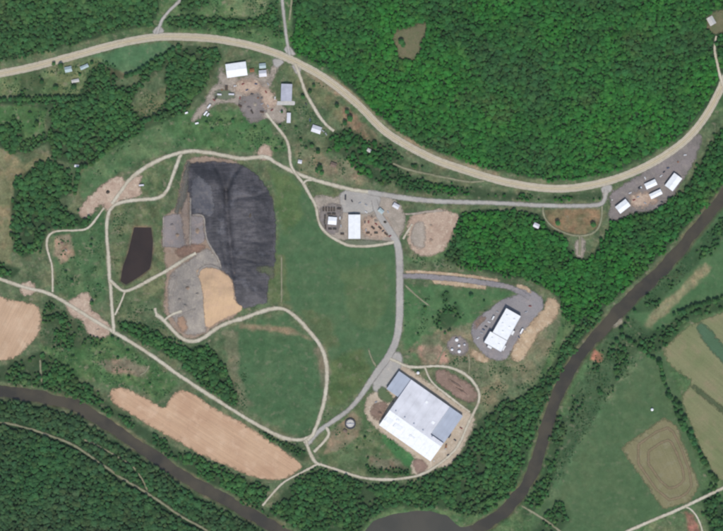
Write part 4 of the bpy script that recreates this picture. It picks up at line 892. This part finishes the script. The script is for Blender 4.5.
# soil and compost heaps
def heap(label, u, v, a, b, h, mat, ang=0, name='soil_heap', group=None):
    n, m_ = 28, 8; mb = MB(); vs = []; fs = []
    sd = int(u*7+v)
    for i in range(m_):
        t = i/(m_-1); r = 1-t
        for k in range(n):
            th = 2*math.pi*k/n; w1 = 1+.28*(float(fbm(np.array(math.cos(th)*2+5+t), np.array(math.sin(th)*2+5), sd, 3))-.5)*2
            vs.append((a*r*w1*math.cos(th), b*r*w1*math.sin(th), h*(1-(1-t)**1.7)*(1+.25*(random.random()-.5))-(.6 if i == 0 else 0)))
    for i in range(m_-1):
        for k in range(n):
            p, q = i*n+k, i*n+(k+1) % n; fs.append((p, q, q+n, p+n))
    fs.append(tuple((m_-1)*n+k for k in range(n)))
    x, y, z = P(u, v)
    o = mb.add(vs, fs).build(name, M[mat], None, (float(x), float(y), float(z)+.2)); o.rotation_euler = (0, 0, -R(ang))
    EXCL.append(('c', (u, v), max(a, b)/S)); return tag(o, label, 'heap', group)
heap('dark soil heap on the pinkish earth pad', 107.8, 192, 3.4, 3, 2.8, 'pileb')
heap('brown heap at the western corner of the big hall', 380, 413, 4.5, 3, 2.6, 'brown', 30)
heap('long brown compost windrow in the middle of the plot', 455, 384, 16, 3, 2.4, 'brown', 33, 'compost_heap')
heap('long brown compost windrow along the plot edge', 461, 391, 12, 2.6, 2.2, 'brown', 33, 'compost_heap')
heap('pale rubble heap on the grey landfill fill', 197.5, 294, 3.5, 2.6, 2.2, 'waste', 10)
heap('pale earth heap on the pad east of the depot road', 431, 226, 4, 3, 2.2, 'pinkdirt', 70)
heap('rounded earth heap on the pad nearest the green verge', 431, 241, 5, 3.4, 2.4, 'pinkdirt', 80)
heap('brown heap above the landfill grey cell', 197.5, 231, 3.6, 5, 2.4, 'wdirt')
heap('grey rubble heap in the gravel landfill cell', 172, 225, 3.5, 3, 2.2, 'wgravel')
heap('dark crushed heap in the southeast of the garage yard', 249, 108, 5, 3.2, 2.4, 'padgrey', 30)
heap('dark wet patch heap on top of the black liner', 250, 215, 2.2, 5.5, 1.2, 'pileb', 5)

# ------------------------------------------------------------------ bins, vehicles, trailers
def bin_(label, u, v, ang, L=6.4, W=2.4, h=2.2, mat='maroon', group=None):
    e = empty('waste_container', u, v, ang, .2, label, 'container', group); t = .12
    m = M[mat]; MB().box(-L/2, L/2, -W/2, W/2, .2, .35).build('floor_plate', m, e)
    for a in ((-L/2, L/2, -W/2, -W/2+t), (-L/2, L/2, W/2-t, W/2), (-L/2, -L/2+t, -W/2+t, W/2-t)): MB().box(*a, .35, h).build('side_wall', m, e)
    MB().box(L/2-t, L/2, -W/2+t, W/2-t, .35, h).build('end_door', m, e)
    mb = MB()
    for k in range(6):
        x = -L/2+.4+k*(L-.8)/5
        for s in (-1, 1):
            a, b = sorted((s*W/2, s*(W/2+.1))); mb.box(x-.06, x+.06, a, b, .35, h-.05)
    mb.build('ribs', m, e); MB().box(-L/2+t, L/2-t, -W/2+t, W/2-t, .36, h*.7).build('load', M['pileb'], e)
    for x in (-L/2+.6, L/2-.6):
        MB().lathe([(.2, -W/2), (.2, W/2)], 10, axis='y').build('roller', M['dark'], e, (x, 0, .12))
    return e
GB = 'waste containers lined up by the scale house'
for k, u in enumerate((323.4, 326.2, 329.0, 331.6, 334.2)):
    bin_('dark open waste container in the row above the scale house', u, 209.3, 90, mat='maroon' if k % 2 else 'dark', group=GB)
bin_('dark waste container set crossways at the row end', 339, 208.8, 2, mat='dark')
for k, (u, v, a) in enumerate(((325, 217, 90), (324.6, 222, 90), (325.5, 227, 85), (330, 229, 2), (334.6, 229, 2), (329.2, 214, 2), (333.8, 214, 2))):
    bin_('dark waste container packed round the scale house', u, v, a, 6, mat=('dark', 'green_s', 'maroon')[k % 3], group='waste containers around the scale house')
bin_('rusty open bin standing below the white garage', 226.4, 88, 92, 7, 4.5, 2.6, 'rust')
bin_('dark bin at the corner of the depot lane', 342.3, 234, 0, 6, mat='maroon')
def wheels(e, xs, y, r, w=.35):
    for x in xs:
        for s in (-1, 1):
            o = MB().lathe([(r, -w/2), (r, w/2)], 14, axis='y').build('wheel', M['tyre'], e, (x, s*y, r))
            MB().lathe([(r*.5, -w/2-.02), (r*.5, w/2+.02)], 10, axis='y').build('rim', M['cars'], o)
def car(label, u, v, ang, mat, group=None):
    e = empty('parked_car', u, v, ang, .28, label, 'car', group); w_ = .88
    body = [(-2.2, .35), (2.2, .35), (2.25, .75), (2.0, .9), (1.1, .98), (-2.1, 1.0), (-2.25, .8)]
    MB().prism(body, -w_, w_).build('body', M[mat], e)
    MB().prism([(-1.7, .98), (1.05, .98), (.35, 1.42), (-1.3, 1.45)], -w_+.12, w_-.12).build('cabin_glass', M['glass'], e)
    MB().prism([(.33, 1.42), (-1.28, 1.45), (-1.25, 1.5), (.28, 1.48)], -w_+.12, w_-.12).build('roof', M[mat], e)
    wheels(e, (-1.35, 1.4), w_-.1, .33, .24); return e
def truck(label, u, v, ang, cab, box, L=8.0, group=None):
    e = empty('parked_truck', u, v, ang, .28, label, 'truck', group)
    MB().box(-L/2, L/2, -.5, .5, .6, .9).build('chassis', M['dark'], e)
    c = MB().prism([(L/2-2.2, .9), (L/2, .9), (L/2, 1.7), (L/2-.35, 2.7), (L/2-2.2, 2.75)], -1.15, 1.15).build('cab', M[cab], e)
    MB().prism([(L/2-.04, 1.75), (L/2-.3, 2.6), (L/2-.22, 2.6), (L/2+.03, 1.78)], -1.0, 1.0).build('windscreen', M['glass'], c)
    MB().box(-L/2, L/2-2.35, -1.22, 1.22, .95, 3.1, .05).build('cargo_box', M[box], e)
    wheels(e, (-L/2+1, -L/2+2.2, L/2-1.2), 1.05, .5); return e
def trailer(label, u, v, ang, mat, L=9, group=None):
    e = empty('parked_trailer', u, v, ang, .28, label, 'trailer', group)
    MB().box(-L/2, L/2, -1.25, 1.25, 1.0, 3.4, .06).build('box', M[mat], e); MB().box(-L/2, L/2+1.2, -.4, .4, .75, .98).build('drawbar', M['dark'], e)
    MB().box(-L/2-.06, -L/2+.04, -1.1, 1.1, 1.1, 3.2).build('door', M['cars'], e)
    wheels(e, (-L/2+1.2, -L/2+2.4), 1.05, .48); return e
truck('dark truck standing on the paved apron north of the depot', 345.5, 197.6, -88, 'dark', 'dark', 8)
truck('white box truck at the western yard edge', 209, 106.5, 130, 'carw', 'carw', 8)
trailer('white trailer parked along the yard track', 205.6, 113.4, 130, 'white', 8)
trailer('pale trailer beside the white one on the yard track', 208, 114.8, 130, 'offwhite', 6)
trailer('white trailer alone at the wood edge by the yard', 186.5, 113, -20, 'white', 5)
trailer('white trailer at the foot of the yard track', 197, 123.4, -15, 'white', 5.5)
trailer('pale trailer parked on the grass island in the garage yard', 219.5, 94.6, 5, 'offwhite', 7)
trailer('long pale trailer parked near the rusty bin', 231.5, 94.4, 2, 'offwhite', 9)
trailer('pale trailer beside the haul road pad', 141.5, 185.3, -5, 'offwhite', 8)
trailer('white trailer behind the bright white plant', 521.5, 331, -62, 'white', 9)
truck('white truck on the asphalt beside the plant', 493, 318, 118, 'carw', 'carw', 7)
truck('silver truck at the lower end of the big hall', 446, 447, 100, 'cars', 'rust', 8)
truck('dark truck by the eastern hall doors', 449.5, 436, 120, 'dark', 'dark', 7)
GC = 'cars parked at the plant'
for k, (u, v, a, m_) in enumerate(((497.5, 312, 25, 'cars'), (486, 326.5, 25, 'dark'), (483.5, 329.5, 25, 'carb'), (481.5, 333, 25, 'cars'))):
    car(('silver car parked at the top of the plant asphalt', 'black car in the row left of the plant', 'blue car in the row left of the plant', 'silver car in the row left of the plant')[k], u, v, a, m_, GC)
car('red car parked in the garage yard', 266, 92, 60, 'carr'); car('white car parked near the grey barn', 275, 98, 95, 'carw'); car('blue car parked in the garage yard', 256, 84, 10, 'carb')
car('silver car beside the village lane house', 323, 131, 40, 'cars'); car('white car outside the small scale house', 340, 218, 90, 'carw')
car('dark car beside the white depot', 365, 222, 90, 'dark'); car('red car beside the white depot', 368.5, 222, 90, 'carr'); car('silver car south of the white depot cars', 366, 230, 90, 'cars')
car('white car beside the largest white shed', 661, 176, -40, 'carw'); car('dark car in front of the largest white shed', 664, 172, -40, 'dark'); car('silver car between the sheds on the grey yard', 638, 197, -20, 'cars'); car('red car on the grey shed yard', 634, 200, -20, 'carr')
truck('white pickup style truck in the grey shed yard', 640, 188, -30, 'carw', 'dark', 6)

def pallets(label, u, v, ang, mat, group, n=3):
    e = empty('pallet_stack', u, v, ang, .25, label, 'stack', group)
    for k in range(n):
        b = MB().box(-1.1, 1.1, -1.1, 1.1, .45*k+.12, .45*k+.42, .03).build('crate', M[mat], e)
        MB().box(-1.1, 1.1, -.9, -.7, .45*k, .45*k+.115).box(-1.1, 1.1, .7, .9, .45*k, .45*k+.115).build('runner', M['wallb'], b)
rc = random.Random(3)
cols = {'carw': 'white', 'carr': 'red', 'carb': 'blue', 'cars': 'silver', 'dark': 'black'}
for place, where, pts in (('garage yard', 'gravel yard of the highway garage', [(243,84),(247,90),(252,94),(258,98),(262,104),(268,106),(240,98),(245,102),(272,110),(281,112),(268,84),(222,90),(235,86),(214,100)]),
    ('depot yard', 'gravel yard of the waste depot', [(366,205),(360,203),(352,201),(372,217),(376,224),(383,231),(390,236),(371,235),(366,212),(341,226),(388,212)]),
    ('shed yard', 'grey yard of the four white sheds', [(630,193),(645,178),(668,168),(678,162),(685,155),(662,202),(645,203),(612,200)]),
    ('village lane', 'lane of small houses', [(310,120),(326,134),(306,104)]), ('hall apron', 'earth apron of the big compost hall', [(448,455),(455,440),(461,428),(434,461),(376,402)]), ('plant asphalt', 'asphalt of the bright white plant', [(526,312),(530,306),(519,337),(511,352),(478,338),(489,322)])):
    for k, (u, v) in enumerate(pts):
        c_ = rc.choice(list(cols)); a = rc.choice((0, 90, 30, 60, -25))+rc.uniform(-10, 10)
        if k % 4 == 3: pallets('stack of brown and grey crates on the '+where, u, v, a, rc.choice(('rust', 'concrete', 'brownroof')), 'crate stacks in the '+place, rc.choice((2, 3, 4)))
        else: car(cols[c_]+' car standing on the '+where, u, v, a, c_, 'cars on the '+place)
for k, (u, v, a, m_) in enumerate(((240,106,30,'rust'),(252,112,60,'dark'),(216,98,120,'green_s'),(262,112,10,'rust'))):
    bin_(('rusty container at the green edge of the garage yard', 'dark container beside the dark crushed heap', 'green container by the yard track', 'rusty container where the gravel lane leaves the yard')[k], u, v, a, 6, mat=m_)
for k, (u, v, a) in enumerate(((368,233,0),(376,233,0),(380,228,40),(373,228,40),(386,234,40))):
    bin_('open container by the southeast side of the white depot', u, v, a, 6, mat=('rust','green_s','maroon','dark','rust')[k], group='containers beside the white depot')
for k, (u, v, a, b, h, m_, lab) in enumerate(((376,221,4,3,2,'pad','pale gravel heap beside the white depot'),(385,222,3,2.4,1.8,'pileb','dark heap at the depot road bend'),(255,104,4,3,2,'pad','pale gravel heap in the middle of the garage yard'),(262,98,3,2.4,1.8,'padgrey','grey gravel heap near the grey barn'),(180,300,3,4,2,'waste','pale rubble heap on the outer fill'),(188,288,4,3,2.4,'wdirt','brown heap on the upper grey fill'),(186,306,4,2.6,2,'waste','pale rubble heap amid the lower fill'),(178,235,3,4,2,'wdirt','brown heap in the gravel landfill cell'),(92,312,3,2.4,1.8,'pinkdirt','small earth heap on the gravel road pull-off'),(98,330,3.4,2.6,1.8,'pinkdirt','earth heap at the lower end of the pull-off'),(62,243,3,2.5,1.8,'brown','brown heap on the bare lot by the thin lane'),(66,250,2.6,2,1.6,'pad','pale heap on the bare lot by the thin lane'))):
    heap(lab, u, v, a, b, h, m_, k*37)

# ------------------------------------------------------------------ trees
def crown_mesh(name, seed, rad, hgt_, n, conifer=False):
    rnd = random.Random(seed); vs = []; fs = []
    lobes = []
    nl = 9
    for k in range(nl):
        if k == 0: lobes.append((0, 0, hgt_*.68, rad*.66)); continue
        a = 2*math.pi*k/(nl-1)+rnd.uniform(-.4, .4); r = rad*rnd.uniform(.36, .62)
        lobes.append((r*math.cos(a), r*math.sin(a), hgt_*rnd.uniform(.40, .74), rad*rnd.uniform(.34, .5)))
    def leafq(px, py, pz, nn, s):
        nn = Vector(nn).normalized(); t = nn.orthogonal().normalized(); t.rotate(Matrix.Rotation(rnd.uniform(0, 6.28), 3, nn)); b = nn.cross(t)
        c = Vector((px, py, pz)); k0 = len(vs); t *= s*rnd.uniform(.7, 1.2); b *= s*rnd.uniform(.5, .9); bend = nn*s*.25
        for q in (c-t-b*.6-bend, c+t*.2-b, c+t+b*.3-bend, c-t*.1+b): vs.append(tuple(q))
        fs.append((k0, k0+1, k0+2, k0+3))
    for i in range(n):
        lx, ly, lz, lr = lobes[rnd.randrange(nl)] if rnd.random() > .2 else lobes[0]
        while True:
            d = Vector((rnd.gauss(0, 1), rnd.gauss(0, 1), rnd.gauss(.25, 1)))
            if d.length > .1: d.normalize()
            if d.z > -.55: break
        rr = lr*rnd.uniform(.82, 1.12)
        leafq(lx+d.x*rr, ly+d.y*rr, lz+d.z*rr*1.05, (d.x+rnd.uniform(-.5, .5), d.y+rnd.uniform(-.5, .5), d.z+.35+rnd.uniform(-.4, .4)), rad*rnd.uniform(.14, .23))
    # inner mass so the crown closes towards its middle
    import bmesh
    bm = bmesh.new()
    for lx, ly, lz, lr in lobes:
        r_ = bmesh.ops.create_icosphere(bm, subdivisions=1, radius=lr*.86)
        for v in r_['verts']:
            j = 1+rnd.uniform(-.16, .16); v.co = Vector((v.co.x*j+lx, v.co.y*j+ly, v.co.z*j+lz))
    bm.verts.ensure_lookup_table(); k0 = len(vs)
    idx_ = {v: i for i, v in enumerate(bm.verts)}
    vs += [tuple(v.co) for v in bm.verts]; fs += [tuple(k0+idx_[v] for v in f.verts) for f in bm.faces]; bm.free()
    return np_mesh(name, vs, fs)
def trunk_mesh(name, seed, h, r):
    rnd = random.Random(seed+99); mb = MB(); mb.lathe([(r*1.3, -1.0), (r, .6), (r*.75, h*.35), (r*.35, h*.7)], 7)
    for k in range(4):
        a = k*1.6+rnd.random(); c, s = math.cos(a), math.sin(a); z0 = h*(.3+.07*k); L = h*.28
        p0 = Vector((0, 0, z0)); p1 = Vector((c*L, s*L, z0+L*.7)); w_ = r*.35; o1 = Vector((-s, c, 0))
        mb.add([p0+o1*w_, p0-o1*w_, p0+Vector((0, 0, w_*2)), p1+o1*w_*.3, p1-o1*w_*.3, p1+Vector((0, 0, w_*.6))], [(0,1,4,3),(1,2,5,4),(2,0,3,5),(3,4,5)])
    return mb.mesh(name)
PROT = []
for k in range(5):
    rad = (4.3, 4.8, 3.9, 4.6, 5.1)[k]; h_ = (9, 10.5, 9.5, 8.5, 11)[k]
    cm = crown_mesh('crown', 100+k, rad, h_, 300); cm.materials.append(M['leaf'])
    tm = trunk_mesh('trunk', 100+k, h_, .28); tm.materials.append(M['bark']); PROT.append((cm, tm))
TREES = []
def tree(u, v, label, group, size=1.0, leaf=None):
    k = random.randrange(5)
    e = empty('deciduous_tree', u, v, random.uniform(0, 360), -.1, label, 'tree', group)
    s = size*random.uniform(.85, 1.15); e.scale = (s, s, s*random.uniform(.9, 1.1))
    c = link('crown', PROT[k][0], None, e); t = link('trunk', PROT[k][1], None, e); TREES.append((k, c, t))
    return e
def blocked(u, v, skip=0):
    u = np.atleast_1d(np.asarray(u, float)); v = np.atleast_1d(np.asarray(v, float)); b = np.zeros(u.shape, bool)
    for kind, sh, m in EXCL:
        if kind == 'c': b |= np.hypot(u-sh[0], v-sh[1]) < m
        else:
            a = np.array(sh); k = (u > a[:, 0].min()-m) & (u < a[:, 0].max()+m) & (v > a[:, 1].min()-m) & (v < a[:, 1].max()+m)
            if not k.any(): continue
            d = sd_line(u[k], v[k], sh) if kind == 'l' else sdf(u[k], v[k], sh)
            bb = b[k]; bb |= d < m; b[k] = bb
    return b
SINGLE = []
def row(pts, step, label, group, size=1.0, jit=1.2, p=1.0):
    for q in resample(pts, step):
        if random.random() > p: continue
        u, v = q[0]+random.uniform(-jit, jit), q[1]+random.uniform(-jit, jit)
        if blocked(u, v)[0]: continue
        tree(u, v, label, group, size); SINGLE.append((u, v))
def spots(lst, label, group, size=1.0):
    for q in lst:
        tree(q[0], q[1], label, group, size*(q[2] if len(q) > 2 else 1)); SINGLE.append((q[0], q[1]))
row([(624,337),(639,348),(652,356),(660,364),(662,376),(667,388),(673,401),(678,413),(685,430),(695,446),(703,459),(711,472),(715,481)], 4.3, 'dark tree in the hedgerow between green meadow and pale hay field', 'hedgerow trees beside the hay field', .95, 1.4)
row([(676,400),(690,434),(712,476)], 6, 'dark tree in the hedgerow between green meadow and pale hay field', 'hedgerow trees beside the hay field', .9, 2)
row([(674,315),(684,311),(695,306),(705,303),(716,300),(727,297)], 4.5, 'round tree in the hedge above the pale hay field corner', 'hedge trees above the hay field', .95, .8)
row([(181,108),(170,112),(158,117),(143,121),(133,129),(122,138),(112,146),(102,156),(93,163),(79,169),(77,179),(75,194)], 4.2, 'dark creekside tree in the winding row by the western meadow', 'creekside trees', .95, .9)
row([(0,100),(20,99),(40,98.5),(58,98),(74,98)], 5, 'tree in the straight hedge below the highway houses', 'hedge trees below the highway houses', .95, .8)
row([(178,46),(165,55),(152,62),(138,73),(126,77)], 5, 'tree in the slanting hedge beside the small green meadow', 'slanting hedge trees', .95, .9)
row([(633,313),(622,330),(614,345)], 6, 'tree on the east river bank above the gravel bar', 'east bank trees', .9, 2)
row([(700,228),(682,250),(664,270),(648,286)], 10, 'tree at the edge of the smooth upper river meadow', 'upper meadow edge trees', .75, 1.5)
row([(195,24),(215,20),(235,24),(255,22)], 6, 'tree in the hedge north of the highway bend', 'hedge trees north of the highway', .9, 2)
row([(96,333),(118,340)], 6, 'small tree below the gravel road pull-off', 'small trees below the pull-off', .7, 1.5)
spots([(557.5,223,1.15),(593,224.8,1.15)], 'round tree standing on the dry grass island', 'trees on the dry grass island')
spots([(54,64),(61,66),(92,63,.9),(98,69,.8)], 'small tree beside the houses under the highway', 'trees by the highway houses', .9)
spots([(42,82),(56,88,1.1),(74,87),(91,86,.9),(80,75,.6)], 'tree on the lawn below the highway houses', 'lawn trees by the highway houses', .95)
spots([(310,92,.9),(314,86,.8),(303,97,.8)], 'small tree close to the village lane', 'trees along the village lane')
spots([(337,106,1.1),(347,112,1),(350,119,1.15),(345,123,.9)], 'full tree between village lane and highway', 'trees between lane and highway')
spots([(320,168,1.1),(317,171,.9),(322,173,.8)], 'dark tree at the edge of the dry clearing', 'trees by the dry clearing')
spots([(276,150,.6),(282,145,.6),(268,140,.6),(255,128,.7),(233,121,.7),(221,122,.7),(207,124,.8),(212,130,.7)], 'small lone tree on the meadow below the garage yard', 'small meadow trees')
spots([(471,296,.8),(484,301,.5)], 'small lone tree on the green slope above the plant', 'lone slope trees')
spots([(365,438,.6),(357,448,.5),(368,458,.5)], 'small bushy tree near the round tank', 'small trees by the round tank')
spots([(282,112,.6),(280,126,.7),(296,128,.7),(301,140,.7),(312,146,.8),(318,152,.8),(306,148,.6)], 'small tree in the rough grass above the haul road', 'small trees above the haul road')
spots([(92,240,.6),(91,246,.6),(66,272,.7),(72,281,.6),(98,285,.6),(92,303,.7),(96,297,.6)], 'small tree on the rough pasture beside the gravel lane', 'small pasture trees')
spots([(128,352,.8),(118,358,.6),(100,354,.6),(84,345,.7),(73,357,.6),(150,384,.6),(129,377,.6)], 'small tree on rough ground below the long gravel road', 'small trees on rough ground')
spots([(37,124,1),(30,114,.8),(34,128,.7)], 'lone tree in the green western paddock', 'paddock trees')
spots([(403,45,1.1),(401,42,.9)], 'dark tree left standing in the brown hill clearing', 'clearing trees')
spots([(232,10,.7),(240,28,.9),(262,8,.7),(273,12,.8),(250,35,.8),(222,32,.8)], 'small tree in the rough field north of the highway bend', 'rough field trees', .9)
spots([(425,308,.5),(433,318,.5),(418,334,.5)], 'low bushy tree on the slope below the asphalt drive', 'bushy slope trees')
spots([(716,44),(719,58,.9),(705,32,.9)], 'tree beside the small road at the forest edge', 'forest edge roadside trees')

# ------------------------------------------------------------------ the woods, too many trees to count: one mass for each wood
def scatter_group(name, crowns, mat=None):
    ng = bpy.data.node_groups.new(name, 'GeometryNodeTree')
    ng.interface.new_socket('Geometry', in_out='INPUT', socket_type='NodeSocketGeometry'); ng.interface.new_socket('Geometry', in_out='OUTPUT', socket_type='NodeSocketGeometry')
    N, Lk = ng.nodes, ng.links
    gi, go = N.new('NodeGroupInput'), N.new('NodeGroupOutput'); ip = N.new('GeometryNodeInstanceOnPoints'); jn = N.new('GeometryNodeJoinGeometry')
    for pair in crowns:
        j2 = N.new('GeometryNodeJoinGeometry')
        for ob in pair:
            oi = N.new('GeometryNodeObjectInfo'); oi.inputs['Object'].default_value = ob; oi.transform_space = 'ORIGINAL'; src = oi.outputs['Geometry']
            if mat is not None and ob is pair[0]:
                sm = N.new('GeometryNodeSetMaterial'); sm.inputs['Material'].default_value = mat; Lk.new(src, sm.inputs[0]); src = sm.outputs[0]
            Lk.new(src, j2.inputs[0])
        gt = N.new('GeometryNodeGeometryToInstance'); Lk.new(j2.outputs[0], gt.inputs[0]); Lk.new(gt.outputs[0], jn.inputs[0])
    def attr(nm, tp):
        a = N.new('GeometryNodeInputNamedAttribute'); a.data_type = tp; a.inputs['Name'].default_value = nm; return a.outputs['Attribute']
    Lk.new(gi.outputs[0], ip.inputs['Points']); Lk.new(jn.outputs[0], ip.inputs['Instance']); ip.inputs['Pick Instance'].default_value = True
    Lk.new(attr('kind', 'INT'), ip.inputs['Instance Index']); Lk.new(attr('rot', 'FLOAT_VECTOR'), ip.inputs['Rotation']); Lk.new(attr('size', 'FLOAT_VECTOR'), ip.inputs['Scale'])
    Lk.new(ip.outputs[0], go.inputs[0]); return ng
protos = []
for k in range(5):
    pr = [(c, t) for kk, c, t in TREES if kk == k][0]; protos.append(pr)
NG = scatter_group('scatter_trees', protos); NGD = scatter_group('scatter_deep_green_trees', protos, M['leafd']); NGB = scatter_group('scatter_bright_trees', protos, M['leafb'])
NGS = {'hill_forest': NGB, 'plateau_wood': NGB, 'steep_hillside_forest': NGD}
def scatter(name, u, v, size, label, cat, ng, kinds=5, dz=-.2, zs=1.0):
    x, y, z = P(u, v); n = len(u); m_ = bpy.data.meshes.new(name); m_.vertices.add(n)
    m_.vertices.foreach_set('co', np.stack([x, y, z+dz], 1).astype(np.float32).ravel())
    rs = np.random.RandomState(len(name)+n)
    a = m_.attributes.new('kind', 'INT', 'POINT'); a.data.foreach_set('value', rs.randint(0, kinds, n).astype(np.int32))
    rot = np.zeros((n, 3)); rot[:, 2] = rs.rand(n)*6.283; rot[:, :2] = rs.normal(0, .06, (n, 2))
    a = m_.attributes.new('rot', 'FLOAT_VECTOR', 'POINT'); a.data.foreach_set('vector', rot.astype(np.float32).ravel())
    sz = np.stack([size, size, (.36*size+.40)*rs.uniform(.88, 1.12, n)*zs], 1)
    a = m_.attributes.new('size', 'FLOAT_VECTOR', 'POINT'); a.data.foreach_set('vector', sz.astype(np.float32).ravel())
    o = link(name, m_); md = o.modifiers.new('scatter', 'NODES'); md.node_group = ng
    return tag(o, label, cat, kind='stuff')
rs = np.random.RandomState(5)
SPC = 2.75
cu, cv = np.meshgrid(np.arange(-66, 790, SPC), np.arange(-66, 598, SPC)); cv = cv+(np.arange(cu.shape[1]) % 2)[None, :]*SPC*.5
cu = cu.ravel()+rs.uniform(-1.3, 1.3, cu.size); cv = cv.ravel()+rs.uniform(-1.3, 1.3, cv.size)
free = ~blocked(cu, cv)
sg = np.array(SINGLE)
for i in range(0, len(sg)): free &= np.hypot(cu-sg[i, 0], cv-sg[i, 1]) > 2.6
gapn = fbm(cu/16, cv/16, 77, 3)
LAB = {'hill_forest': 'dense bright green forest covering the hill above the highway', 'roadside_forest': 'green forest above the western highway', 'creek_wood': 'patchy dark wood around the western creek',
 'riverside_wood': 'bushy wood along the river and gravel road', 'steep_hillside_forest': 'dark dense forest on the steep hillside across the river', 'river_bend_wood': 'green wood filling the river bend below the big hall',
 'plateau_wood': 'dense green wood between depot lane and river', 'floodplain_wood': 'scattered scrub trees on the floodplain meadow'}
used = np.zeros(cu.shape, bool)
for nm, lst in WOODS.items():
    sel = np.zeros(cu.shape, bool); sz = np.ones(cu.shape)
    for poly, dens, s_ in lst:
        k = (sdf(cu, cv, poly)+(fbm(cu/9, cv/9, 55, 3)-.5)*13 < 0) & (gapn+rs.uniform(-.12, .12, cu.size) < (.5+(dens-.5)*.62 if dens < .97 else 2)) & free & ~used
        sel |= k; sz[k] = s_*(.72+.28*sstep(0, 7, -sdf(cu[k], cv[k], poly)))
    used |= sel
    scatter(nm, cu[sel], cv[sel], sz[sel]*np.clip(rs.lognormal(-.36, .27, sel.sum()), .42, 1.4), LAB[nm], 'forest', NGS.get(nm, NG))

# rough ground: low bushes and coarse tufts
bu = []
for k in range(3):
    bm_ = crown_mesh('bush', 300+k, 1.5, 2.0, 60); bm_.materials.append(M['bush']); bu.append(bm_)
BUSHES = []
for k, (u, v, lab) in enumerate(((345, 444, 'low green bush on the grass south of the round tank'), (240, 134, 'low green bush on the meadow under the garage yard'), (121, 236, 'low green bush on the bank left of the pond'))):
    x, y, z = P(u, v); o = link('bush', bu[k], None, None, (float(x), float(y), float(z))); tag(o, lab, 'bush'); BUSHES.append((o,))
NB_ = scatter_group('scatter_bushes', BUSHES)
SH = [([(180,112),(285,125),(290,150),(255,152),(180,146),(150,128)], .25), ([(180,0),(285,0),(285,50),(200,32)], .4), ([(292,100),(395,150),(390,188),(300,170)], .35), ([(-40,75),(105,60),(125,80),(60,98),(-40,98)], .3),
      ([(140,90),(185,100),(150,125),(120,140)], .4), ([(44,300),(110,335),(180,380),(170,398),(110,386),(60,360),(40,346)], .4), ([(54,232),(105,212),(106,300),(56,290)], .22), ([(112,290),(160,312),(185,340),(150,350),(115,325)], .35),
      ([(600,345),(632,318),(648,335),(640,360),(600,410),(560,480),(545,480),(560,430)], .6), ([(404,300),(470,290),(490,306),(445,355),(404,352)], .16), ([(440,355),(520,355),(540,375),(505,400),(480,408)], .4), ([(320,412),(378,424),(425,462),(416,476),(345,472)], .22),
      ([(508,392),(555,340),(565,310),(575,322),(545,385),(515,400)], .3), ([(225,325),(240,330),(252,410),(238,405)], .35), ([(290,66),(361,112),(440,166),(440,156),(375,112),(330,74)], .5), ([(640,300),(735,205),(740,215),(650,315)], .5), ([(112,205),(128,205),(124,260),(114,300)], .3),
      ([(110,145),(180,115),(180,146),(100,182),(80,195)], .18), ([(402,255),(446,255),(460,268),(400,270)], .3), ([(-40,108),(46,108),(46,135),(-40,128)], .3)]
bu_u, bu_v = np.meshgrid(np.arange(-60, 785, 2.3), np.arange(-60, 595, 2.3)); bu_u = bu_u.ravel()+rs.uniform(-.9, .9, bu_u.size); bu_v = bu_v.ravel()+rs.uniform(-.9, .9, bu_v.size)
bn = fbm(bu_u/9, bu_v/9, 177, 3); sel = np.zeros(bu_u.shape, bool)
for poly, dens in SH: sel |= inside(bu_u, bu_v, poly) & (bn+rs.uniform(-.1, .1, bn.size) < .5+(dens-.5)*.5)
idx_ = np.where(sel)[0]; ok = ~blocked(bu_u[idx_], bu_v[idx_]); idx_ = idx_[ok]
scatter('scrub', bu_u[idx_], bu_v[idx_], rs.uniform(.5, 1.3, len(idx_)), 'low scrub and coarse tufts over the rough pasture', 'scrub', NB_, 3, -.4, .55)
